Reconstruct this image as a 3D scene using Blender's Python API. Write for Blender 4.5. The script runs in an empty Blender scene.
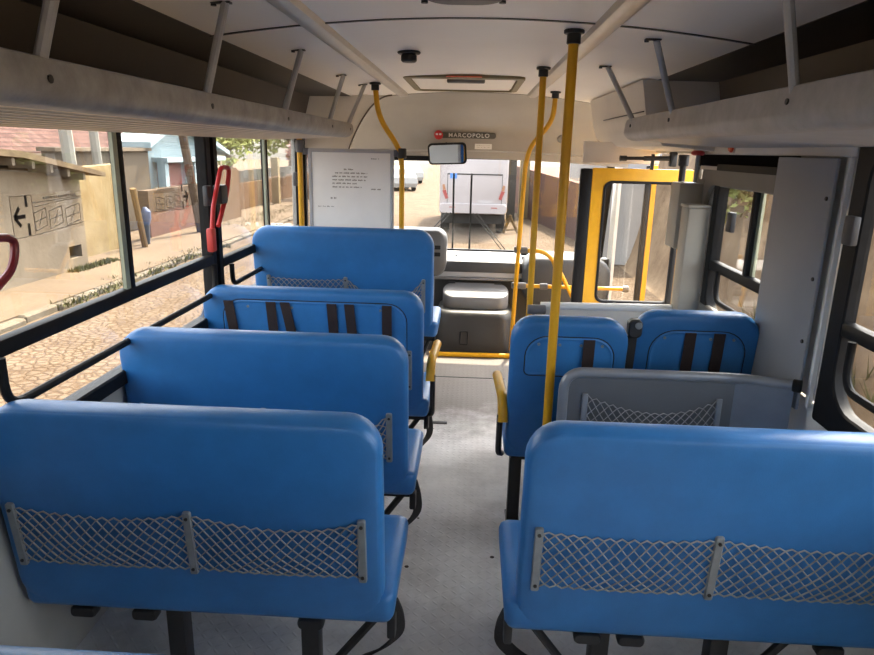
import bpy, bmesh, math, random
from mathutils import Vector, Matrix
random.seed(7)
PI = math.pi
scene = bpy.context.scene
COL = scene.collection

# ------------------------------------------------------------------ camera
F = 665.0; ROLL = math.radians(1.3); EYE = 1.6; CX, CY = 437.0, 327.5; VX, VY = 474.0, 150.0
Yc = Vector((VX - CX, CY - VY, -F)).normalized()
s_, c_ = math.sin(ROLL), math.cos(ROLL)
Zc = Vector((s_, c_, (s_ * Yc.x + c_ * Yc.y) / (-Yc.z))).normalized()
Xc = Yc.cross(Zc)
cd = bpy.data.cameras.new('camera'); cam = bpy.data.objects.new('camera', cd); COL.objects.link(cam)
cam.matrix_world = Matrix(((Xc.x, Xc.y, Xc.z, 0), (Yc.x, Yc.y, Yc.z, 0), (Zc.x, Zc.y, Zc.z, EYE), (0, 0, 0, 1)))
cd.sensor_fit = 'HORIZONTAL'; cd.sensor_width = 36.0; cd.lens = 36.0 * F / 874.0; cd.clip_start = 0.02; cd.clip_end = 400
scene.camera = cam

# ------------------------------------------------------------------ materials
def lin(v):
    v /= 255.0
    return v / 12.92 if v <= 0.04045 else ((v + 0.055) / 1.055) ** 2.4
def rgb(r, g, b): return (lin(r), lin(g), lin(b), 1)

def mat(name, col, rough=0.5, metal=0.0, var=0.08, scale=6.0, bump=0.0, bscale=80.0, col2=None, spec=0.5, stretch=None):
    m = bpy.data.materials.new(name); m.use_nodes = True
    nt = m.node_tree; b = nt.nodes['Principled BSDF']
    b.inputs['Roughness'].default_value = rough; b.inputs['Metallic'].default_value = metal
    b.inputs['Specular IOR Level'].default_value = spec
    tc = nt.nodes.new('ShaderNodeTexCoord'); src = tc.outputs['Object']
    if stretch:
        mp = nt.nodes.new('ShaderNodeMapping'); mp.inputs['Scale'].default_value = stretch
        nt.links.new(src, mp.inputs['Vector']); src = mp.outputs['Vector']
    n = nt.nodes.new('ShaderNodeTexNoise'); n.inputs['Scale'].default_value = scale; n.inputs['Detail'].default_value = 5
    n.inputs['Roughness'].default_value = 0.62
    nt.links.new(src, n.inputs['Vector'])
    r = nt.nodes.new('ShaderNodeValToRGB')
    a = col; c = col2 if col2 else tuple(min(1, x * (1 + var)) for x in col[:3]) + (1,)
    if not col2: a = tuple(x * (1 - var) for x in col[:3]) + (1,)
    r.color_ramp.elements[0].position = 0.3; r.color_ramp.elements[1].position = 0.7
    r.color_ramp.elements[0].color = a; r.color_ramp.elements[1].color = c
    nt.links.new(n.outputs['Fac'], r.inputs['Fac']); nt.links.new(r.outputs['Color'], b.inputs['Base Color'])
    if bump:
        n2 = nt.nodes.new('ShaderNodeTexNoise'); n2.inputs['Scale'].default_value = bscale; n2.inputs['Detail'].default_value = 3
        nt.links.new(src, n2.inputs['Vector'])
        bp = nt.nodes.new('ShaderNodeBump'); bp.inputs['Strength'].default_value = bump; bp.inputs['Distance'].default_value = 0.02
        nt.links.new(n2.outputs['Fac'], bp.inputs['Height']); nt.links.new(bp.outputs['Normal'], b.inputs['Normal'])
    return m

def glass(name, tint=(0.86, 0.855, 0.83, 1), refl=1.0, haze=0.0, hcol=(0.8, 0.8, 0.8, 1)):  # default tint dims the bright street seen through the panes
    m = bpy.data.materials.new(name); m.use_nodes = True; nt = m.node_tree
    nt.nodes.clear()
    out = nt.nodes.new('ShaderNodeOutputMaterial'); t = nt.nodes.new('ShaderNodeBsdfTransparent'); g = nt.nodes.new('ShaderNodeBsdfGlossy')
    t.inputs['Color'].default_value = tint; g.inputs['Roughness'].default_value = 0.02; g.inputs['Color'].default_value = (refl, refl, refl, 1)
    fr = nt.nodes.new('ShaderNodeFresnel'); geo = nt.nodes.new('ShaderNodeNewGeometry'); mr = nt.nodes.new('ShaderNodeMapRange')
    mr.inputs['To Min'].default_value = 1.35; mr.inputs['To Max'].default_value = 1 / 1.35
    nt.links.new(geo.outputs['Backfacing'], mr.inputs['Value']); nt.links.new(mr.outputs['Result'], fr.inputs['IOR'])
    mx = nt.nodes.new('ShaderNodeMixShader')
    nt.links.new(fr.outputs[0], mx.inputs['Fac']); nt.links.new(t.outputs[0], mx.inputs[1]); nt.links.new(g.outputs[0], mx.inputs[2])
    last = mx
    if haze:
        d = nt.nodes.new('ShaderNodeBsdfTranslucent'); d.inputs['Color'].default_value = hcol
        m2 = nt.nodes.new('ShaderNodeMixShader'); m2.inputs['Fac'].default_value = haze
        nt.links.new(mx.outputs[0], m2.inputs[1]); nt.links.new(d.outputs[0], m2.inputs[2]); last = m2
    nt.links.new(last.outputs[0], out.inputs['Surface'])
    return m

class G:  # small node-graph helper
    def __init__(s, m): s.nt = m.node_tree
    def n(s, t, **k):
        x = s.nt.nodes.new(t)
        for a, v in k.items(): setattr(x, a, v)
        return x
    def l(s, a, b): s.nt.links.new(a, b)
    def m(s, op, a, b=None, c=None):
        x = s.n('ShaderNodeMath', operation=op)
        for i, v in enumerate((a, b, c)):
            if v is None: continue
            if isinstance(v, (int, float)): x.inputs[i].default_value = v
            else: s.l(v, x.inputs[i])
        return x.outputs[0]

def checker_plate():
    m = mat('aluminium checker plate', (0.66, 0.64, 0.62, 1), 0.6, 0.05, 0.0, 2.2, col2=(0.80, 0.79, 0.77, 1))
    g = G(m); b = m.node_tree.nodes['Principled BSDF']
    tc = g.n('ShaderNodeTexCoord'); sp = g.n('ShaderNodeSeparateXYZ'); g.l(tc.outputs['Object'], sp.inputs[0])
    K = 30.0
    u = g.m('MULTIPLY', sp.outputs['X'], K); v = g.m('MULTIPLY', sp.outputs['Y'], K)
    fu, fv = g.m('FLOOR', u), g.m('FLOOR', v)
    x = g.m('SUBTRACT', g.m('SUBTRACT', u, fu), 0.5); y = g.m('SUBTRACT', g.m('SUBTRACT', v, fv), 0.5)
    par = g.m('ABSOLUTE', g.m('MODULO', g.m('ADD', fu, fv), 2.0))
    p = g.m('ADD', x, y); q = g.m('SUBTRACT', x, y)
    p2, q2 = g.m('MULTIPLY', p, p), g.m('MULTIPLY', q, q)
    e1 = g.m('ADD', p2, g.m('MULTIPLY', q2, 14.0)); e2 = g.m('ADD', q2, g.m('MULTIPLY', p2, 14.0))
    d = g.m('ADD', g.m('MULTIPLY', e1, g.m('SUBTRACT', 1.0, par)), g.m('MULTIPLY', e2, par))
    h = g.m('MAXIMUM', g.m('SUBTRACT', 1.0, g.m('MULTIPLY', d, 1.9)), 0.0)
    bp = g.n('ShaderNodeBump'); bp.inputs['Strength'].default_value = 0.55; bp.inputs['Distance'].default_value = 0.0035
    g.l(h, bp.inputs['Height']); g.l(bp.outputs['Normal'], b.inputs['Normal'])
    # dust: brown dirt patches towards worn areas
    nz = g.n('ShaderNodeTexNoise'); nz.inputs['Scale'].default_value = 3.0; nz.inputs['Detail'].default_value = 8; nz.inputs['Roughness'].default_value = 0.7
    g.l(tc.outputs['Object'], nz.inputs['Vector'])
    rp = g.n('ShaderNodeValToRGB'); rp.color_ramp.elements[0].position = 0.42; rp.color_ramp.elements[1].position = 0.72
    rp.color_ramp.elements[0].color = (0, 0, 0, 1); rp.color_ramp.elements[1].color = (0.38, 0.38, 0.38, 1)
    g.l(nz.outputs['Fac'], rp.inputs['Fac'])
    mx = g.n('ShaderNodeMix', data_type='RGBA'); old = b.inputs['Base Color'].links[0].from_socket
    # mud trodden in from the doorway covers the front of the aisle
    yr = g.n('ShaderNodeMapRange', interpolation_type='SMOOTHSTEP'); yr.inputs['From Min'].default_value = 3.2; yr.inputs['From Max'].default_value = 4.1; yr.inputs['To Max'].default_value = 0.85
    g.l(g.m('ADD', sp.outputs['Y'], g.m('MULTIPLY', g.m('SUBTRACT', nz.outputs['Fac'], 0.5), 1.2)), yr.inputs['Value'])
    g.l(g.m('MAXIMUM', rp.outputs['Color'], yr.outputs['Result']), mx.inputs['Factor']); g.l(old, mx.inputs['A']); mx.inputs['B'].default_value = (0.075, 0.060, 0.048, 1)
    # scattered dark specks of grit
    vo = g.n('ShaderNodeTexVoronoi'); vo.inputs['Scale'].default_value = 6.5; g.l(tc.outputs['Object'], vo.inputs['Vector'])
    sx = g.n('ShaderNodeSeparateColor'); g.l(vo.outputs['Color'], sx.inputs[0])
    spot = g.m('MULTIPLY', g.m('LESS_THAN', vo.outputs['Distance'], 0.06), g.m('GREATER_THAN', sx.outputs[0], 0.55))
    m3 = g.n('ShaderNodeMix', data_type='RGBA'); g.l(spot, m3.inputs['Factor']); g.l(mx.outputs['Result'], m3.inputs['A']); m3.inputs['B'].default_value = (0.06, 0.05, 0.045, 1)
    g.l(m3.outputs['Result'], b.inputs['Base Color'])
    return m

def cobble():
    m = mat('sunlit cobblestones', (0.29, 0.205, 0.135, 1), 0.9, 0, 0, 1.2, col2=(0.42, 0.32, 0.225, 1))
    g = G(m); b = m.node_tree.nodes['Principled BSDF']
    tc = g.n('ShaderNodeTexCoord'); vo = g.n('ShaderNodeTexVoronoi', feature='DISTANCE_TO_EDGE'); vo.inputs['Scale'].default_value = 9.0
    g.l(tc.outputs['Object'], vo.inputs['Vector'])
    rp = g.n('ShaderNodeValToRGB'); rp.color_ramp.elements[0].color = (0.66, 0.58, 0.50, 1); rp.color_ramp.elements[1].color = (1, 1, 1, 1)
    rp.color_ramp.elements[1].position = 0.22
    g.l(vo.outputs['Distance'], rp.inputs['Fac'])
    mx = g.n('ShaderNodeMix', data_type='RGBA', blend_type='MULTIPLY'); mx.inputs['Factor'].default_value = 1.0
    old = b.inputs['Base Color'].links[0].from_socket
    g.l(old, mx.inputs['A']); g.l(rp.outputs['Color'], mx.inputs['B']); g.l(mx.outputs['Result'], b.inputs['Base Color'])
    bp = g.n('ShaderNodeBump'); bp.inputs['Strength'].default_value = 0.8; bp.inputs['Distance'].default_value = 0.04
    g.l(rp.outputs['Color'], bp.inputs['Height']); g.l(bp.outputs['Normal'], b.inputs['Normal'])
    return m

def ribbed(name, col, axis='X', k=130.0, rough=0.5):
    m = mat(name, col, rough, 0, 0.06); g = G(m); b = m.node_tree.nodes['Principled BSDF']
    tc = g.n('ShaderNodeTexCoord'); sp = g.n('ShaderNodeSeparateXYZ'); g.l(tc.outputs['Object'], sp.inputs[0])
    w = g.m('SINE', g.m('MULTIPLY', sp.outputs[axis], k * 2 * PI / 6.283))
    bp = g.n('ShaderNodeBump'); bp.inputs['Strength'].default_value = 1.0; bp.inputs['Distance'].default_value = 0.012
    g.l(w, bp.inputs['Height']); g.l(bp.outputs['Normal'], b.inputs['Normal'])
    gm = g.n('ShaderNodeMapRange'); gm.inputs['From Min'].default_value = -1; gm.inputs['To Min'].default_value = 0.6
    g.l(w, gm.inputs['Value'])
    mx = g.n('ShaderNodeMix', data_type='RGBA', blend_type='MULTIPLY'); mx.inputs['Factor'].default_value = 1.0
    old = b.inputs['Base Color'].links[0].from_socket
    g.l(old, mx.inputs['A']); g.l(gm.outputs['Result'], mx.inputs['B']); g.l(mx.outputs['Result'], b.inputs['Base Color'])
    return m

def bricks(name, c1, c2, mortar, sc=3.0, axes='YZ'):
    m = mat(name, c1, 0.9, 0, 0.1); g = G(m); b = m.node_tree.nodes['Principled BSDF']
    tc = g.n('ShaderNodeTexCoord'); sp = g.n('ShaderNodeSeparateXYZ'); cb = g.n('ShaderNodeCombineXYZ')
    g.l(tc.outputs['Object'], sp.inputs[0]); g.l(sp.outputs[axes[0]], cb.inputs['X']); g.l(sp.outputs[axes[1]], cb.inputs['Y'])
    br = g.n('ShaderNodeTexBrick'); br.inputs['Scale'].default_value = sc
    br.inputs['Color1'].default_value = c1; br.inputs['Color2'].default_value = c2; br.inputs['Mortar'].default_value = mortar
    br.inputs['Mortar Size'].default_value = 0.025
    g.l(cb.outputs[0], br.inputs['Vector']); g.l(br.outputs['Color'], b.inputs['Base Color'])
    return m

M = {}
M['blue'] = mat('blue vinyl', (0.026, 0.160, 0.42, 1), 0.40, 0, 0.10, 9, 0.06, 260)
M['blue_panel'] = mat('blue vinyl insert', (0.034, 0.19, 0.49, 1), 0.42, 0, 0.08, 12, 0.06, 260)
M['black_steel'] = mat('black painted steel', (0.018, 0.018, 0.02, 1), 0.45, 0, 0.2, 20)
M['black_rubber'] = mat('black rubber seal', (0.012, 0.012, 0.013, 1), 0.5, 0, 0.2, 20, spec=0.15)
M['black_web'] = mat('black seat belt webbing', (0.015, 0.014, 0.015, 1), 0.7, 0, 0.2, 60, 0.2, 300)
M['brown_web'] = mat('dark brown belt webbing', (0.028, 0.015, 0.014, 1), 0.6, 0, 0.2, 60, 0.2, 300)
M['alu'] = mat('grey aluminium strip', (0.25, 0.27, 0.28, 1), 0.45, 0.3, 0.12, 30)
M['boxcream'] = mat('dull cream box paint', (0.40, 0.365, 0.30, 1), 0.5, 0, 0.05, 5)
M['slot'] = mat('dark open slot', (0.006, 0.005, 0.005, 1), 0.95, 0, 0.1, spec=0.05)
M['wallcream'] = mat('cream side wall', (0.80, 0.76, 0.70, 1), 0.5, 0, 0.04, 5)
M['latch'] = mat('dark grey window latch', (0.055, 0.055, 0.06, 1), 0.5, 0, 0.1)
M['grip'] = mat('worn red grip', (0.62, 0.06, 0.05, 1), 0.45, 0, 0.1)
M['steel'] = mat('brushed steel', (0.45, 0.45, 0.46, 1), 0.35, 0.8, 0.1, 30)
M['screw'] = mat('dark screw head', (0.05, 0.05, 0.05, 1), 0.4, 0.6)
M['net'] = mat('grey elastic cord', (0.30, 0.295, 0.28, 1), 0.75, 0, 0.15, 40)
M['netblack'] = mat('black edge cord', (0.02, 0.02, 0.02, 1), 0.75, 0, 0.15, 40)
M['yellow'] = mat('yellow painted steel', (0.70, 0.355, 0.008, 1), 0.35, 0, 0.10, 9)
M['clamp'] = mat('grey plastic clamp', (0.13, 0.125, 0.13, 1), 0.5, 0, 0.1)
M['floor'] = checker_plate(); M['floor'].node_tree.nodes['Principled BSDF'].inputs['Specular IOR Level'].default_value = 0.08
M['ceiling'] = mat('cream ceiling laminate', (0.91, 0.865, 0.80, 1), 0.45, 0, 0.02, 3)
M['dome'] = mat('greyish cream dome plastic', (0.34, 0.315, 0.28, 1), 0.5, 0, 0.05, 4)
M['cream'] = mat('cream moulded plastic', (0.66, 0.61, 0.54, 1), 0.5, 0, 0.05, 4)
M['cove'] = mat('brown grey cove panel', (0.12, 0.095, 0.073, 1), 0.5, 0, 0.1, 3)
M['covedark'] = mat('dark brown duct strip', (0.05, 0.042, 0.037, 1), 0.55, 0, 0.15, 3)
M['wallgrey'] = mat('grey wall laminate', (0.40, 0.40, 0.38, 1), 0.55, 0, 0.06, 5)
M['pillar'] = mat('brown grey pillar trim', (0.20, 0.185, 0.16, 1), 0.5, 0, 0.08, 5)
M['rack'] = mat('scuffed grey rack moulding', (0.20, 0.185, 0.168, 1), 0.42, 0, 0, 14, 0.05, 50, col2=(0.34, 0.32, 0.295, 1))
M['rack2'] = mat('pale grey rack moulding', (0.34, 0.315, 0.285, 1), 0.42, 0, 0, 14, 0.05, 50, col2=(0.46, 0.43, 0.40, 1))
M['coveleft_shade'] = mat('cove panel darkened as shade', (0.06, 0.047, 0.038, 1), 0.5, 0, 0.15, 3)  # darker copy of the cove colour, painting the shadow above the left rack
M['racktray'] = ribbed('ribbed rack underside', (0.86, 0.74, 0.57, 1), 'X', 120)
M['racktray2'] = mat('grey rack underside', (0.42, 0.42, 0.42, 1), 0.4, 0, 0.08, 6)
M['railtrim'] = mat('champagne aluminium trim', (0.56, 0.53, 0.49, 1), 0.35, 0.45, 0.06, 10)
M['post'] = mat('grey painted post', (0.42, 0.41, 0.40, 1), 0.35, 0.2, 0.06, 10)
M['panelgrey'] = mat('mid grey laminate board', (0.30, 0.305, 0.315, 1), 0.5, 0, 0.04, 4)
M['panelcharcoal'] = mat('charcoal guard board', (0.115, 0.12, 0.125, 1), 0.5, 0, 0.06, 5)
M['greytube'] = mat('grey painted tube', (0.24, 0.25, 0.27, 1), 0.3, 0.2, 0.08, 12)
M['dash'] = mat('grey dashboard plastic', (0.42, 0.42, 0.44, 1), 0.5, 0, 0.06, 6, 0.08, 200)
M['dashdark'] = mat('dark dashboard plastic', (0.055, 0.057, 0.062, 1), 0.5, 0, 0.08, 6, 0.08, 200)
M['instr'] = mat('mid grey instrument plastic', (0.09, 0.09, 0.092, 1), 0.5, 0, 0.06)
M['cover'] = mat('grey engine cover', (0.038, 0.037, 0.036, 1), 0.45, 0, 0.08, 6, 0.1, 160)
M['coverlid'] = mat('pale engine cover lid', (0.20, 0.20, 0.205, 1), 0.4, 0, 0.05, 6, 0.06, 160)
M['red'] = mat('red painted handle', (0.55, 0.03, 0.03, 1), 0.35, 0, 0.1)
M['darkred'] = mat('dark red painted handle', (0.22, 0.015, 0.02, 1), 0.35, 0, 0.1)
M['orange'] = mat('orange red plastic', (0.75, 0.10, 0.03, 1), 0.35, 0, 0.1)
M['board'] = mat('off white notice board', (0.91, 0.85, 0.77, 1), 0.5, 0, 0.03, 5)
M['boardframe'] = mat('grey board frame', (0.42, 0.40, 0.39, 1), 0.45, 0, 0.05)
M['ink'] = mat('dark ink', (0.05, 0.045, 0.04, 1), 0.6)
M['inkpale'] = mat('faded ink', (0.34, 0.28, 0.21, 1), 0.7)
M['white'] = mat('white plastic', (0.78, 0.77, 0.75, 1), 0.5, 0, 0.04)
M['badge'] = mat('dark olive badge band', (0.075, 0.07, 0.055, 1), 0.45)
M['silver'] = mat('silver lettering', (0.62, 0.60, 0.57, 1), 0.35, 0.3)
M['mirror'] = mat('mirror glass', (0.30, 0.32, 0.36, 1), 0.03, 1.0, 0.0)
M['glass'] = glass('dimming side glass')
M['wind'] = glass('dimming windscreen glass', haze=0.0, hcol=(0.9, 0.85, 0.8, 1))
M['glassedge'] = mat('greenish glass edge', (0.36, 0.39, 0.29, 1), 0.2, 0, 0.1)
M['film'] = glass('clear sticker film', (0.97, 0.96, 0.94, 1))
# outdoors
M['dirt'] = mat('pale dusty earth', (0.30, 0.215, 0.14, 1), 0.95, 0, 0, 0.9, 0.4, 9, col2=(0.42, 0.315, 0.215, 1))
M['cobble'] = cobble()
M['curb'] = mat('weathered curb stone', (0.36, 0.30, 0.22, 1), 0.9, 0, 0.25, 3, 0.4, 20)
M['shedwall'] = mat('stained beige render', (0.44, 0.345, 0.24, 1), 0.95, 0, 0, 1.1, 0.4, 12, col2=(0.70, 0.58, 0.43, 1))
M['shedroof'] = mat('weathered roof sheet', (0.36, 0.26, 0.16, 1), 0.9, 0, 0.25, 4, 0.3, 12)
M['eavewood'] = mat('dark eave timber', (0.10, 0.075, 0.05, 1), 0.9, 0, 0.4, 3)
M['yellowwall'] = mat('yellow lime wash', (0.55, 0.38, 0.17, 1), 0.95, 0, 0, 1.4, 0.3, 14, col2=(0.85, 0.68, 0.40, 1))
M['beigewall'] = mat('plain beige house render', (0.30, 0.25, 0.195, 1), 0.95, 0, 0.08, 1)
M['rooftile'] = bricks('old red roof tiles', (0.045, 0.021, 0.017, 1), (0.085, 0.046, 0.038, 1), (0.022, 0.012, 0.010, 1), 2.0, 'YZ')
M['bluewall'] = mat('pale blue house paint', (0.23, 0.29, 0.31, 1), 0.85, 0, 0.05, 1)
M['pinkwall'] = mat('pink plaster', (0.20, 0.10, 0.085, 1), 0.9, 0, 0.1, 1)
M['brick'] = bricks('red clay brick wall', (0.10, 0.050, 0.036, 1), (0.13, 0.07, 0.052, 1), (0.12, 0.08, 0.06, 1), 4.5, 'YZ')
M['greyrender'] = mat('brown grey cement render', (0.28, 0.20, 0.14, 1), 0.95, 0, 0.15, 1.5)
M['wood'] = mat('sunlit pale timber', (0.48, 0.31, 0.14, 1), 0.85, 0, 0.15, 8)
M['whitepost'] = mat('whitewashed post', (0.80, 0.77, 0.68, 1), 0.8, 0, 0.1, 3)
M['leaf'] = mat('olive green leaves', (0.17, 0.19, 0.055, 1), 0.75, 0, 0, 2, col2=(0.30, 0.31, 0.12, 1))
M['flower'] = mat('dusky pink blossom', (0.42, 0.22, 0.25, 1), 0.8, 0, 0, 4, col2=(0.28, 0.22, 0.12, 1))
M['bark'] = mat('brown bark', (0.16, 0.11, 0.07, 1), 0.9, 0, 0.3, 8)
M['grass'] = mat('dry green grass', (0.24, 0.24, 0.08, 1), 0.9, 0, 0, 3, col2=(0.42, 0.38, 0.18, 1))
M['orangewall'] = mat('orange brown earth wall', (0.36, 0.21, 0.11, 1), 0.95, 0, 0.15, 1.2, 0.3, 8)
M['fence'] = mat('grey fence sheet', (0.24, 0.23, 0.20, 1), 0.9, 0, 0.15, 3)
M['buswhite'] = mat('white bus paint', (0.37, 0.34, 0.34, 1), 0.35, 0, 0.03, 2)
M['carwhite'] = mat('white car paint', (0.31, 0.31, 0.30, 1), 0.6, 0, 0.03, 2)
M['darkglass'] = mat('dark vehicle glass', (0.03, 0.035, 0.04, 1), 0.15)
M['tyre'] = mat('tyre rubber', (0.025, 0.024, 0.023, 1), 0.85)
M['tail'] = mat('red tail lamp lens', (0.30, 0.06, 0.055, 1), 0.3)
M['amber'] = mat('amber tail lamp lens', (0.34, 0.17, 0.09, 1), 0.3)
M['signblue'] = mat('blue sign', (0.06, 0.20, 0.55, 1), 0.5)
M['plate'] = mat('grey number plate', (0.40, 0.38, 0.38, 1), 0.5)
M['bank'] = mat('pink clay bank', (0.30, 0.20, 0.12, 1), 0.95, 0, 0, 1.6, 1.0, 5, col2=(0.62, 0.45, 0.29, 1))
M['pinkbrick'] = mat('pink boundary render', (0.40, 0.25, 0.215, 1), 0.95, 0, 0.12, 0.8)
M['palehouse'] = mat('pale grey house paint', (0.26, 0.25, 0.24, 1), 0.9, 0, 0.05, 1)
M['tarpblue'] = mat('blue tarpaulin', (0.02, 0.045, 0.12, 1), 0.7, 0, 0, 7, col2=(0.07, 0.085, 0.12, 1))
M['tarpgrey'] = mat('dark grey sack', (0.03, 0.032, 0.037, 1), 0.8, 0, 0.2, 5)

OUT_DIM = 0.27  # outdoor colours scaled down so the daylight outside does not burn out
for k in ('dirt', 'cobble', 'curb', 'shedwall', 'shedroof', 'yellowwall', 'beigewall', 'greyrender', 'wood', 'orangewall', 'fence', 'bank', 'pinkbrick', 'grass', 'whitepost'):
    for n in M[k].node_tree.nodes:
        if n.type == 'VALTORGB':
            if k == 'cobble' and n.color_ramp.elements[1].color[0] > 0.99: continue
            for e in n.color_ramp.elements: e.color = tuple(c * OUT_DIM for c in e.color[:3]) + (1,)
for k in ('dirt', 'cobble', 'curb', 'shedwall', 'shedroof', 'yellowwall', 'beigewall', 'bluewall', 'greyrender', 'wood', 'orangewall', 'fence', 'bank', 'pinkbrick', 'grass', 'leaf', 'whitepost', 'rooftile', 'brick', 'pinkwall', 'palehouse'):
    M[k].node_tree.nodes['Principled BSDF'].inputs['Specular IOR Level'].default_value = 0.08
# ------------------------------------------------------------------ objects
WL = {}
def wl(o): return WL.get(o.name, Vector((0, 0, 0)))
def obj(name, bm, m, parent=None, ang=35):
    """link a bmesh as ONE mesh object; vertices are in world space (or in the parent's space if the parent is at the origin)"""
    bmesh.ops.recalc_face_normals(bm, faces=bm.faces)
    me = bpy.data.meshes.new(name)
    off = wl(parent) if parent else None
    if off: bmesh.ops.translate(bm, vec=-off, verts=bm.verts)
    bm.to_mesh(me); bm.free()
    me.materials.append(M[m] if isinstance(m, str) else m)
    me.polygons.foreach_set('use_smooth', [True] * len(me.polygons)); me.set_sharp_from_angle(angle=math.radians(ang))
    o = bpy.data.objects.new(name, me); COL.objects.link(o)
    if parent: o.parent = parent; WL[o.name] = off
    return o
def tag(o, label, cat, group=None):
    o['label'] = label; o['category'] = cat
    if group: o['group'] = group
    return o
def thing(name, label, cat, loc=(0, 0, 0), group=None):
    o = bpy.data.objects.new(name, None); o.empty_display_size = 0.05; COL.objects.link(o)
    o.location = loc; WL[o.name] = Vector(loc)
    return tag(o, label, cat, group)
def struct(o): o['kind'] = 'structure'; return o
def sempty(name, loc=(0, 0, 0)):
    o = bpy.data.objects.new(name, None); o.empty_display_size = 0.05; COL.objects.link(o); o.location = loc; WL[o.name] = Vector(loc); o['kind'] = 'structure'
    return o
NB = bmesh.new

def box(bm, x0, x1, y0, y1, z0, z1, bev=0.0, seg=2, xf=None):
    mtx = Matrix.Translation(((x0 + x1) / 2, (y0 + y1) / 2, (z0 + z1) / 2)) @ Matrix.Diagonal((abs(x1 - x0), abs(y1 - y0), abs(z1 - z0), 1))
    r = bmesh.ops.create_cube(bm, size=1.0, matrix=mtx); vs = r['verts']
    if bev > 0:
        es = list({e for v in vs for e in v.link_edges})
        rr_ = bmesh.ops.bevel(bm, geom=es, offset=bev, segments=seg, affect='EDGES', profile=0.5)
        vs = list({v for f in rr_['faces'] for v in f.verts} | {v for v in vs if v.is_valid})
    if xf is not None:
        for v in vs: v.co = xf @ v.co
    return vs
def bxm(*a, **k): bm = NB(); box(bm, *a, **k); return bm

def rr(w, h, r, n=6):
    r = max(0.001, min(r, w / 2 - 1e-4, h / 2 - 1e-4)); pts = []
    for cx, cy, a0 in ((w/2 - r, h/2 - r, 0), (-w/2 + r, h/2 - r, PI/2), (-w/2 + r, -h/2 + r, PI), (w/2 - r, -h/2 + r, 1.5*PI)):
        for i in range(n + 1):
            a = a0 + PI/2 * i / n; pts.append((cx + r * math.cos(a), cy + r * math.sin(a)))
    return pts
def rr2(w, h, rt, rb, n=7):
    pts = []
    for cx, cy, a0, r in ((w/2 - rt, h/2 - rt, 0, rt), (-w/2 + rt, h/2 - rt, PI/2, rt), (-w/2 + rb, -h/2 + rb, PI, rb), (w/2 - rb, -h/2 + rb, 1.5*PI, rb)):
        for i in range(n + 1):
            a = a0 + PI/2 * i / n; pts.append((cx + r * math.cos(a), cy + r * math.sin(a)))
    return pts
def loft(bm, loops, cap0=True, cap1=True, closed=True):
    rows = [[bm.verts.new(p) for p in L] for L in loops]; n = len(rows[0])
    for a, b in zip(rows, rows[1:]):
        for i in range(n if closed else n - 1):
            j = (i + 1) % n; bm.faces.new((a[i], a[j], b[j], b[i]))
    if cap0: bm.faces.new(rows[0][::-1])
    if cap1: bm.faces.new(rows[-1])
    return rows
def pad(bm, w, h, r, prof, xf, n=6):
    loft(bm, [[xf(u, v, d) for u, v in rr(w - 2*i, h - 2*i, r - i, n)] for i, d in prof])
def smooth(pts, rad, n=5):
    pts = [Vector(p) for p in pts]; out = [pts[0]]
    for a, b, c in zip(pts, pts[1:], pts[2:]):
        u, w = (a - b), (c - b); ra = min(rad, u.length * 0.49, w.length * 0.49)
        p0, p2 = b + u.normalized() * ra, b + w.normalized() * ra
        for i in range(n + 1):
            t = i / n; out.append(p0 * (1-t)**2 + b * 2*t*(1-t) + p2 * t*t)
    out.append(pts[-1]); return out
def tube(bm, pts, r, n=10, closed=False):
    pts = [Vector(p) for p in pts]; N = len(pts); loops = []
    t0 = (pts[1] - pts[0]).normalized()
    nrm = t0.orthogonal().normalized(); prev = t0
    for i, p in enumerate(pts):
        a = pts[i-1] if (i > 0 or closed) else p; b = pts[(i+1) % N] if (i < N-1 or closed) else p
        t = (b - a).normalized()
        q = prev.rotation_difference(t); nrm = (q @ nrm).normalized(); prev = t
        bi = t.cross(nrm)
        loops.append([p + (nrm * math.cos(2*PI*k/n) + bi * math.sin(2*PI*k/n)) * r for k in range(n)])
    if closed:
        rows = loft(bm, loops, False, False)
        a, b = rows[-1], rows[0]
        best = min(range(n), key=lambda s: (a[0].co - b[s].co).length)
        for i in range(n):
            bm.faces.new((a[i], a[(i+1) % n], b[(i+1+best) % n], b[(i+best) % n]))
    else: loft(bm, loops)
def tubem(pts, r, rad=0, n=10, closed=False):
    bm = NB(); tube(bm, smooth(pts, rad) if rad else pts, r, n, closed); return bm
def cyl(bm, a, b, r, n=16, bev=0.0): 
    a, b = Vector(a), Vector(b)
    if bev: d = (b - a).normalized() * bev
    t = (b - a).normalized(); o = t.orthogonal().normalized(); bi = t.cross(o)
    C = lambda p, q: [p + (o * math.cos(2*PI*k/n) + bi * math.sin(2*PI*k/n)) * q for k in range(n)]
    loft(bm, [C(a, r - bev), C(a + d, r), C(b - d, r), C(b, r - bev)] if bev else [C(a, r), C(b, r)])
def prism(bm, poly, axis, a, b):
    """polygon extruded along an axis; poly holds the two other coordinates in x,y,z order"""
    def P(p, t): return {'X': (t, p[0], p[1]), 'Y': (p[0], t, p[1]), 'Z': (p[0], p[1], t)}[axis]
    loft(bm, [[P(p, a) for p in poly], [P(p, b) for p in poly]])
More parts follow.
